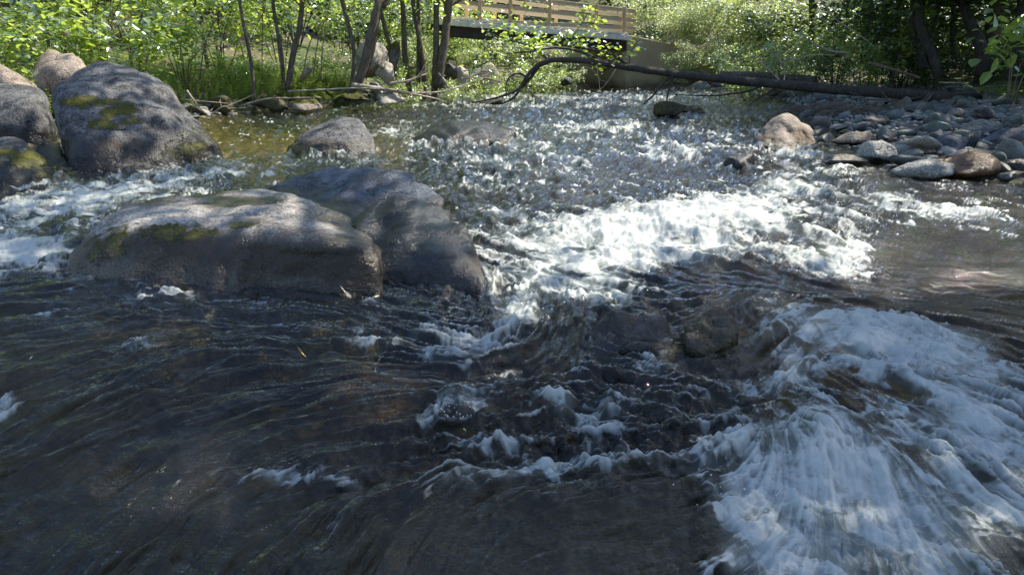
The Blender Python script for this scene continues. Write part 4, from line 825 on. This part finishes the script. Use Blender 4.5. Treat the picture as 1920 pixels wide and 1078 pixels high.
# ------------------------------------------------------------------ horsetails, ferns and herbs on the left bank
ht = MB(); hv = []; hf = []
def horsetail():
    v = []; f = []; h = random.uniform(.22, .42); n = 0
    for sgn in (0, 1.57): v += [[-.003 * math.cos(sgn), -.003 * math.sin(sgn), 0], [.003 * math.cos(sgn), .003 * math.sin(sgn), 0], [0, 0, h]]; f.append([n, n + 1, n + 2]); n += 3
    for k in range(7):
        z = h * (.2 + .11 * k); l = (.11 - .011 * k)
        for j in range(7):
            a = j * .9 + k * .4 + random.random() * .3; d = np.array([math.cos(a), math.sin(a)]); w_ = np.array([-d[1], d[0]]) * .0035
            v += [[*(w_), z], [*(-w_), z], [*(d * l), z + l * .55]]; f.append([n, n + 1, n + 2]); n += 3
    return np.array(v), np.array(f)
HT = [horsetail() for _ in range(8)]
def patch(px0, px1, Y0, Y1, n):
    for _ in range(n):
        Y = random.uniform(Y0, Y1); X = px_x(random.uniform(px0, px1), Y)
        if drs(X, Y)[0] < .25: continue
        v, f = random.choice(HT); a = random.uniform(0, 6.3); s_ = random.uniform(.8, 1.4); l = np.array([random.gauss(0, .12), random.gauss(0, .12)])
        w_ = np.stack([v[:, 0] * math.cos(a) - v[:, 1] * math.sin(a) + l[0] * v[:, 2], v[:, 0] * math.sin(a) + v[:, 1] * math.cos(a) + l[1] * v[:, 2], v[:, 2]], 1) * s_
        ht.add(w_ + [X, Y, gz(X, Y) - .02], f, random.random())
patch(430, 650, 12.2, 15, 750); patch(590, 660, 12.5, 15, 200); patch(735, 790, 13, 16, 260); patch(780, 920, 14.5, 18, 380); patch(-60, 110, 8.8, 11, 480); patch(110, 430, 10.5, 14, 420)
tag(obj('horsetails', ht.mesh('horsetails', False), M['horsetail']), kind='stuff')
def fern_proto():
    root = empty('fern', (0, 0, 0)); 
    for k in range(7):
        a = k * .9 + random.random() * .3; L_ = random.uniform(.45, .7); fr = MB()
        pts = [[math.cos(a) * t * L_, math.sin(a) * t * L_, L_ * (1.1 * t - .75 * t * t)] for t in np.linspace(0, 1, 8)]; fr.tube(pts, .005, .002, 4, close=False)
        pc = curve(pts, 40); side = np.array([-math.sin(a), math.cos(a), 0])
        for i_, q in enumerate(pc[5:]):
            w_ = .15 * math.sin(math.pi * min(1, (i_ + 4) / len(pc))) + .01
            for sg in (1, -1):
                e = q + side * w_ * sg + np.array([math.cos(a), math.sin(a), -.1]) * w_ * .25; b_ = np.array([math.cos(a), math.sin(a), .2]) * .009
                fr.add([q - b_, q + b_, e + b_ * .4, e - b_ * .4], [[0, 1, 2, 3]], random.random())
        obj('frond', fr.mesh('frond', False), M['horsetail'], root)
    return root
fp = fern_proto()
for (px, Y, s_, lab) in [(650, 14.3, 1., 'fern behind the bowed thin trunk on the left bank'), (615, 13.6, .9, 'fern arching over the horsetails left of the twin alder'), (30, 9.3, .8, 'fern above the smooth grey boulder at the left edge'), (90, 9.5, .8, 'fern between the left boulders and the bank'), (1860, 11.6, .8, 'dark fern above the root of the fallen trunk'), (1900, 11.2, .9, 'fern at the right edge above the gravel bar'), (640, 15.5, 1.1, 'taller fern beside the split boulder')]:
    put(fp, used, px_x(px, Y), Y, s_, lab, 'fern')
herb = MB()
for _ in range(5200):
    Y = random.uniform(9, 24); X = px_x(random.uniform(-80, 930), Y); a_, b_ = drs(X, Y)
    if a_ > .35: herb.add(*(lambda c: (c, [[0, 1, 2, 3]]))(LEAF4[:, [0, 1, 2]] @ np.diag([.09, .09, .09]) @ np.array(Matrix.Rotation(random.uniform(0, 6.3), 3, 'Z')).T + [X, Y, gz(X, Y) + random.uniform(.02, .16)]), random.random())
for _ in range(2200):
    Y = random.uniform(10.5, 24); X = px_x(random.uniform(1300, 2000), Y); a_, b_ = drs(X, Y)
    if b_ > 2.6: herb.add(LEAF4 @ np.diag([.09] * 3) @ np.array(Matrix.Rotation(random.uniform(0, 6.3), 3, 'Z')).T + [X, Y, gz(X, Y) + random.uniform(.02, .2)], [[0, 1, 2, 3]], random.random())
for _ in range(3000):
    Y = random.uniform(11.5, 17); X = px_x(random.uniform(400, 1000), Y); a_, b_ = drs(X, Y)
    if a_ > .3: herb.add(LEAF4 @ np.diag([.08] * 3) @ np.array(Matrix.Rotation(random.uniform(0, 6.3), 3, 'Z') @ Matrix.Rotation(random.gauss(0, .5), 3, 'X')).T + [X, Y, gz(X, Y) + abs(random.gauss(.05, .15))], [[0, 1, 2, 3]], random.random())
tag(obj('ground_cover', herb.mesh('ground_cover', False), M['leaf']), kind='stuff')

# ------------------------------------------------------------------ rocks of the left bank
def bank_rock(px0, pyt, px1, pyb, Y, mat, label, seed, k=12, moss=0., depth=.8, lean=0.):
    sc = Y / F_PX; w_ = (px1 - px0) * sc; h = (pyb - pyt) * sc; c = P((px0 + px1) / 2, (pyt + pyb) / 2, Y); r = np.random.default_rng(seed)
    pl = [];
    for i in range(12): n = r.standard_normal(3); n /= np.linalg.norm(n); pl.append((n, r.uniform(.72, 1.)))
    d, f = ICO[4]; v = d * softpoly(d, pl, k)[:, None]; v /= np.abs(v).max(0); v = v * [w_ / 2, w_ / 2 * depth, h * .56]; v[:, 0] += lean * v[:, 2]; v = v + d * (.05 * w_ * fbm3(v + c, w_ * .35, seed, 4))[:, None]
    o = obj('boulder', np_mesh('boulder', v, f, {'wet': np.zeros(len(v)), 'moss': moss * sstep(-.1, .7, d[:, 2]), 'brown': np.zeros(len(v))}), mat, loc=c); tag(o, label, 'rock')
q_ = PP([(66, 98, 9.6), (90, 84, 9.7), (130, 98, 9.5), (163, 118, 9.3), (175, 150, 9.), (55, 150, 9.2), (100, 130, 9.0)]); make_rock('boulder', np.vstack([q_, base(q_, .1, 1.1)]), M['ochre'], 'tan sunlit sloping slab behind the tallest boulder', 'rock', k=20, sub=4, amp=.03, scale=.3, seed=50, wet=.0001)
bank_rock(-60, 132, 95, 245, 8.8, M['ochre'], 'tan sunlit rock behind the smooth grey boulder at the left edge', 51, 10)
bank_rock(660, 74, 725, 140, 14.2, M['white'], 'tall angular split boulder behind the leaning alders', 52, 22)
bank_rock(706, 82, 752, 135, 14.6, M['grey'], 'dark rounded boulder right of the split boulder', 53, 12, .6)
bank_rock(705, 118, 745, 158, 13.9, M['white'], 'angular tan rock at the foot of the split boulder', 54, 20)
bank_rock(558, 110, 600, 150, 13.6, M['white'], 'pale rock among horsetails beside the leaning trunks', 55, 14)
bank_rock(822, 116, 862, 148, 16., M['grey'], 'round dark boulder on the shore left of the bridge', 56, 9, .3)
bank_rock(805, 138, 845, 170, 15.5, M['white'], 'white sunlit rock below the round dark boulder', 57, 12)
bank_rock(845, 125, 878, 165, 16.3, M['white'], 'bright rock right of the round dark boulder', 58, 12)
bank_rock(875, 122, 945, 170, 17., M['white'], 'long pale rock heap under the tangled sticks', 59, 12)
bank_rock(690, 150, 715, 178, 13.4, M['white'], 'slanting pale stone at the foot of the alders', 60, 14, lean=-.4)
bank_rock(980, 148, 1035, 168, 18., M['pale'], 'pale flat rock at the water left of the abutment', 61)
bank_rock(1045, 145, 1075, 160, 19., M['blue'], 'grey rock at the corner of the bridge abutment', 62)
for (a, b, c_, d_, Y, lab, sd) in [(395, 182, 440, 212, 11.8, 'grey shore stone right of the tallest boulder', 63), (470, 178, 540, 206, 12.2, 'mossy hummock at the water below the slender dark trunk', 64), (528, 186, 604, 206, 12.0, 'long brown mossy rock at the water edge', 65), (600, 170, 650, 196, 12.4, 'mossy lump under the driftwood', 66), (640, 176, 690, 195, 12.6, 'bright mossy lump at the waterline below the alders', 67), (690, 172, 765, 192, 12.9, 'pale flat rock at the waterline below the alders', 68), (350, 190, 400, 216, 11.4, 'stone at the water just right of the tallest boulder', 69)]:
    bank_rock(a, b, c_, d_, Y, M['ochre'] if sd in (65,) else M['white'] if sd in (68, 69) else M['olive'], lab, sd, 8, .75 if sd in (64, 65, 66, 67) else .1)
# driftwood and dead branches
def stick(pts, r0, r1, label, mat='dead', name='driftwood', cat='driftwood', twigs=3, group=None):
    c = np.array([P(*q) for q in pts]); cc = curve(c, 16); o_ = cc[0].copy(); mb = MB(); mb.tube(cc - o_, r0, r1, 6, .06)
    for k in range(twigs):
        q = cc[random.randrange(3, len(cc))] - o_; T = (cc[-1] - cc[0]); T /= np.linalg.norm(T); e = q + T * random.uniform(.1, .35) + np.array([random.gauss(0, .1), random.gauss(0, .05), random.uniform(-.05, .2)])
        mb.tube(curve([q, (q + e) / 2 + rng.normal(0, .02, 3), e], 6), r1 * .8, r1 * .25, 4, close=False)
    o = obj(name, mb.mesh(name), M[mat], loc=o_); return tag(o, label, cat, group)
stick([(540, 172, 12.4), (600, 169, 12.4), (680, 166, 12.5), (760, 172, 12.6), (775, 186, 12.6)], .022, .010, 'long bleached driftwood branch lying along the left shore')
stick([(448, 200, 11.9), (500, 186, 11.9), (560, 184, 12.), (600, 183, 12.)], .020, .008, 'arched pale stick at the water edge below the horsetails')
stick([(660, 160, 12.8), (720, 168, 12.8), (800, 182, 12.8)], .05, .02, 'flat bleached log below the twin alder', twigs=1)
stick([(730, 157, 13.4), (765, 152, 13.5), (790, 142, 13.6)], .03, .02, 'grey broken log end pointing up at the shore')
stick([(770, 176, 13.2), (830, 172, 13.4), (870, 160, 13.6), (905, 148, 13.8)], .02, .01, 'thin pale branch at the waterline left of the rapids')
stick([(350, 170, 11.2), (368, 195, 11.2), (385, 212, 11.1)], .018, .008, 'thin dead stick leaning behind the tallest boulder')
stick([(345, 187, 11.3), (400, 192, 11.4), (445, 196, 11.5)], .012, .006, 'straight pale stick on the shore right of the tallest boulder')
stick([(395, 216, 10.8), (418, 200, 10.9), (432, 205, 11.)], .012, .006, 'forked pale twig at the water right of the tallest boulder')
for i in range(16):
    a = random.uniform(865, 960); b = random.uniform(130, 165); l = random.uniform(18, 60); g = random.uniform(-.5, 1.2)
    stick([(a, b, 15.5), (a + l * .5, b - l * .2 * g, 15.6), (a + l, b - l * .5 * g + 6, 15.7)], .016, .006, 'bleached stick in the tangle on the shore left of the bridge', group='sticks in the tangle', twigs=2)
for i in range(22):
    Y = random.uniform(11.5, 16); a = random.uniform(330, 800); b = P(0, 0, 1)[0]; X = px_x(a, Y); z = gz(X, Y); py = 539 - F_PX * math.tan(math.atan((z - CAM_Z + .05) / Y) + PITCH)
    l = random.uniform(25, 90); stick([(a, py, Y), (a + l * .5, py - random.uniform(0, 14), Y), (a + l, py - random.uniform(-6, 26), Y + .2)], .012, .005, 'dead stick lying on the left bank among the plants', 'twig', group='dead sticks on the left bank')
for i in range(20):
    Y = random.uniform(12, 15.5); a = random.uniform(60, 720); X = px_x(a, Y); l = random.uniform(-60, 60); py = 150
    stick([(a, py, Y), (a + l * .3, 80, Y), (a + l, random.uniform(-10, 30), Y)], .012, .006, 'thin bare stem rising among the leaves of the left bank', 'twig', 'bare_stem', 'stem', group='bare stems on the left bank')
stick([(1350, 142, 14.8), (1420, 143, 14.8), (1530, 150, 14.6)], .09, .08, 'grey log lying on the bank behind the fallen trunk', 'bark', 'log', 'log', 0)
stick([(1628, 118, 13.), (1665, 128, 12.9), (1725, 146, 12.7)], .035, .02, 'sun-flecked dead log slanting down behind the fallen trunk', 'twig', 'log', 'log', 1)
for k_, (pts, r0, lab) in enumerate([([(1590, 100, 12.6), (1555, 95, 12.6), (1520, 78, 12.6), (1505, 62, 12.6)], .02, 'curved bleached dead branch above the fallen trunk'), ([(1565, 104, 12.7), (1520, 104, 12.7), (1470, 118, 12.7)], .014, 'pale straight dead branch left of the curved one'), ([(1535, -5, 12.4), (1565, 35, 12.4), (1610, 65, 12.4), (1650, 98, 12.4)], .012, 'long thin pale branch slanting from the top edge'),
      ([(1470, 152, 12.), (1472, 135, 12.), (1465, 118, 12.)], .014, 'upright forked bleached twig behind the fallen trunk'), ([(1500, 190, 11.6), (1478, 168, 11.6), (1440, 130, 11.7), (1400, 100, 11.8)], .010, 'thin bleached branch crossing behind the fallen trunk'), ([(1855, 182, 11.4), (1870, 200, 11.2), (1890, 225, 11.)], .012, 'thin pale stick hanging from the root end of the fallen trunk'), ([(1690, 222, 9.6), (1712, 214, 9.7), (1725, 206, 9.8)], .014, 'short broken pale stick on the gravel bar'), ([(1760, 155, 11.9), (1810, 158, 11.8), (1838, 175, 11.6)], .01, 'thin dead branch near the root end of the fallen trunk')]):
    stick(pts, r0, .005, lab, 'dead', 'dead_branch', 'branch', 3)
for (px, Y) in [(1570, 10.9), (1600, 10.7), (1640, 10.6), (1520, 11.6)]:
    X = px_x(px, Y); z = gz(X, Y); mb = MB()
    for k in range(60):
        a = rng.normal(0, .16, 3) * [1.6, 1, .3]; e = a + rng.normal(0, .16, 3) * [1.5, 1, .5]; mb.tube(curve([a, (a + e) / 2 + rng.normal(0, .03, 3), e], 6), .007, .003, 4, close=False)
    tag(obj('debris_pile', mb.mesh('debris_pile'), M['twig'], loc=(X, Y, z + .08)), 'heap of dead twigs and roots washed up at the back of the gravel bar', 'debris', 'heaps of washed-up twigs')

# ------------------------------------------------------------------ the fallen trunk
ft = empty('fallen_tree', P(1845, 196, 11.8)); tag(ft, 'long dark fallen trunk leaning out over the stream from the gravel bar', 'fallen tree'); fo = np.array(ft.location)
def ftube(name, pts, r0, r1, seg=8, mat='bark_dark', parent=ft, n=16, wob=.05):
    c = curve([P(*q) for q in pts], n) - fo; mb = MB(); mb.tube(c, r0, r1, seg, wob); return obj(name, mb.mesh(name), M[mat], parent), c
trunk, tc = ftube('trunk', [(1848, 190, 11.8), (1700, 178, 11.65), (1500, 162, 11.45), (1300, 143, 11.3), (1180, 127, 11.2), (1100, 115, 11.1), (1040, 113, 11.), (1012, 121, 11.)], .105, .038, 12, n=48, wob=.06)
tw = []
for (r0, pts) in [(.036, [(1014, 118, 11.), (995, 135, 10.95), (978, 160, 10.9), (965, 182, 10.85), (940, 196, 10.8)]), (.03, [(1012, 122, 11.), (990, 152, 11.), (965, 172, 11.), (930, 184, 11.), (885, 193, 11.)]), (.016, [(990, 148, 10.95), (975, 138, 10.9), (955, 145, 10.9), (948, 165, 10.9), (950, 182, 10.9), (938, 196, 10.9)]),
                (.013, [(985, 158, 11.), (993, 172, 11.), (1003, 183, 11.), (1004, 196, 11.)]), (.02, [(1026, 111, 11.), (1008, 95, 11.05), (972, 80, 11.1), (935, 70, 11.15), (895, 50, 11.2)]), (.03, [(1180, 125, 11.2), (1150, 104, 11.2), (1100, 92, 11.25), (1050, 85, 11.3), (990, 70, 11.35), (940, 48, 11.4)]),
                (.022, [(1126, 113, 11.1), (1090, 98, 11.1), (1040, 90, 11.1), (990, 98, 11.), (940, 102, 11.), (915, 116, 11.), (885, 130, 11.)]), (.01, [(940, 102, 11.), (922, 84, 11.), (900, 74, 11.)]), (.028, [(1262, 143, 11.25), (1240, 158, 11.2), (1226, 178, 11.1), (1206, 196, 11.)]), (.022, [(1263, 146, 11.25), (1256, 163, 11.2), (1249, 191, 11.15)]),
                (.02, [(1142, 128, 11.15), (1125, 137, 11.2)]), (.02, [(1432, 160, 11.4), (1400, 172, 11.4), (1330, 180, 11.3), (1255, 177, 11.2)]), (.024, [(1458, 166, 11.4), (1430, 180, 11.3), (1404, 198, 11.2)]), (.016, [(1495, 176, 11.4), (1478, 192, 11.3), (1466, 206, 11.2)]), (.008, [(1390, 173, 11.4), (1393, 183, 11.4), (1400, 190, 11.4)]), (.008, [(1180, 120, 11.2), (1182, 100, 11.2), (1195, 80, 11.2)])]:
    o, c = ftube('branch', pts, r0, r0 * .3, 6, n=14); tw.append(c)
for pts in [[(1118, 122, 11.1), (1122, 145, 11.1), (1126, 180, 11.1)], [(1095, 125, 11.1), (1112, 132, 11.1), (1125, 150, 11.1), (1138, 154, 11.1)], [(1155, 130, 11.1), (1142, 150, 11.1), (1125, 168, 11.1), (1105, 168, 11.1)]]: ftube('branch', pts, .008, .003, 5, 'dead', n=10)
tmb = MB()
for k in (0, 1, 2, 3, 8, 9, 11):
    for j in range(9):
        c = tw[k]; q = c[random.randrange(len(c) // 3, len(c))]; e = q + rng.normal(0, .12, 3) + [0, 0, -.08]; tmb.tube(curve([q, (q + e) / 2 + rng.normal(0, .02, 3), e], 6), .004, .002, 4, close=False)
tag(obj('twigs', tmb.mesh('twigs'), M['bark_dark'], ft), kind='stuff')
lm = MB()
for k, n in ((4, 26), (5, 200), (6, 120), (7, 20), (15, 16)):
    c = tw[k]; a = c[rng.integers(len(c) // 4, len(c), n)] + rng.normal(0, .10, (n, 3)) + [0, 0, .03]; add_leaves(lm, a, .085, .35, True)
for (px, py, n, sd) in ((975, 85, 60, .12), (1000, 65, 40, .10), (1100, 25, 40, .10), (1115, 42, 26, .07), (1015, 70, 40, .12), (1085, 90, 40, .1), (940, 55, 30, .12), (1075, 60, 30, .1), (1125, 128, 16, .06), (1195, 85, 12, .06)):
    add_leaves(lm, P(px, py, 11.2) - fo + rng.normal(0, sd, (n, 3)), .085, .3, True)
obj('leaves', lm.mesh('leaves', False), M['leaf'], ft)
ftube('branch', [(1060, 86, 11.25), (1080, 60, 11.2), (1100, 30, 11.2), (1115, 5, 11.2)], .008, .003, 5, n=8)

# ------------------------------------------------------------------ the bridge
Yb = lambda px: 19.2 + (px - 880) / 313 * 1.0
bo = P(1172, 72, Yb(1172)); br = empty('footbridge', bo); tag(br, 'timber footbridge with three-board railings crossing above the stream', 'bridge')
def beam(name, a, b, w_, h, mat, parent, depth_off=0., up=None):
    a = np.asarray(a, float) - bo; b = np.asarray(b, float) - bo; m_ = (a + b) / 2; d = b - a; L_ = np.linalg.norm(d); d /= L_
    s_ = np.cross([0, 0, 1.], d) if abs(d[2]) < .9 else np.array([0, 1., 0]); s_ /= np.linalg.norm(s_); u = np.cross(d, s_)
    mb = MB(); R_ = np.stack([d, s_, u], 1); mb.box([0, 0, 0], [L_, w_, h], R_); me = mb.mesh(name, False); o = obj(name, me, M[mat], parent); o.location = m_
    bv = o.modifiers.new('b', 'BEVEL'); bv.width = .006; bv.segments = 1; return o
across = np.array([.35, 2.6, 0.]); lft = 800
for side in (0, 1):
    off = across * side * .92 + np.array([0, .0, .0])
    for (ya, yb_, h) in ((-24, 22, .10), (-2, 40, .10), (34, 54, .10)):
        pa, pb_ = P(lft, ya, Yb(lft)) + off, P(1192, yb_, Yb(1192)) + off
        for t0, t1 in ((0, .40), (.402, .70), (.702, 1.)): beam('rail_board', pa + (pb_ - pa) * t0, pa + (pb_ - pa) * t1, .045, h, 'timber_grey', br)
    for px, yt, yb_ in ((840, -18, 30), (900, -12, 36), (957, -6, 42), (1030, -2, 50), (1117, 9, 60), (1169, 14, 67)):
        q = off + np.array([0, -.045 - .05, 0]) if side == 0 else off + np.array([0, .09, 0])
        beam('post', P(px, yb_, Yb(px)) + q, P(px, yt, Yb(px)) + q, .10, .10, 'timber', br)
nb = 34
for i in range(nb):
    px = lft + (1176 - lft) * (i + .5) / nb; q = P(px, 44 + (px - 930) * .085, Yb(px)); e = q + across
    beam('deck_board', q - [0, .18, 0], e + [0, .1, 0], .16, .045, 'deck', br).location.z += random.uniform(-.004, .004)
for i in range(26):
    px = lft + (1180 - lft) * (i + .5) / 26; q = P(px, 51 + (px - 930) * .085, Yb(px)); beam('fascia_board', q - [.15, .19, 0], q + [.15, -.19, -.005], .03, .13, 'deck', br)
for k_ in (0., .5, 1.):
    beam('girder', P(lft, 52, Yb(lft)) + across * k_, P(1180, 84, Yb(1180)) + across * k_, .14, .34, 'steel', br)
cn = P(1178, 66, 20.); z1 = cn[2]
def prism(name, poly, z0, z1, mat, parent, ws=None):
    n = len(poly); mb = MB(); v = [[*p, z0] for p in poly] + [[*p, z1 if ws is None else ws[i]] for i, p in enumerate(poly)]; v = np.array(v) - bo
    me = bpy.data.meshes.new(name); me.from_pydata([tuple(q) for q in v], [], [tuple(range(n))[::-1], tuple(range(n, 2 * n))] + [(i, (i + 1) % n, (i + 1) % n + n, i + n) for i in range(n)]); me.update(); o = obj(name, me, M[mat], parent)
    bv = o.modifiers.new('b', 'BEVEL'); bv.width = .02; bv.segments = 2; return o
Xc = cn[0]; zt = z1
prism('abutment', [(Xc, 20.0), (Xc + 1.6, 20.9), (Xc + 1.6, 22.5), (Xc - .9, 24.5), (Xc - 1.35, 24.2)], -.5, zt, 'concrete', br, [zt, zt - .25, zt - .25, zt - .38, zt - .38])
prism('wing_wall', [(Xc + 1.603, 20.85), (Xc + 3.0, 21.6), (Xc + 3.0, 21.9), (Xc + 1.603, 21.2)], -.3, 1.1, 'concrete', br)


# ------------------------------------------------------------------ drops thrown up by the rapids
dm = MB(); dv_, df_ = ICO[2][0][:12] if False else ico(1)
for (px, py, sx, sy, up, n) in [(1330, 400, 260, 40, .10, 260), (1600, 430, 70, 50, .10, 120), (1400, 930, 90, 60, .04, 40), (1020, 580, 60, 40, .05, 60), (860, 780, 50, 30, .03, 30), (1150, 245, 60, 8, .12, 50)]:
    for _ in range(n):
        q = W(px + random.gauss(0, sx * .5), py + random.gauss(0, sy * .5)); k_ = int(np.argmin((x - q[0]) ** 2 + (y - q[1]) ** 2)); r_ = random.uniform(.0006, .0016) * (1 + .35 * q[1])
        dm.add(dv_ * r_ + [q[0], q[1], H[k_] + abs(random.gauss(0, up * .35))], df_)
tag(obj('spray', dm.mesh('spray'), plain('water_drops', (.75, .78, .8), (.85, .87, .88), 5, .15)), kind='stuff')
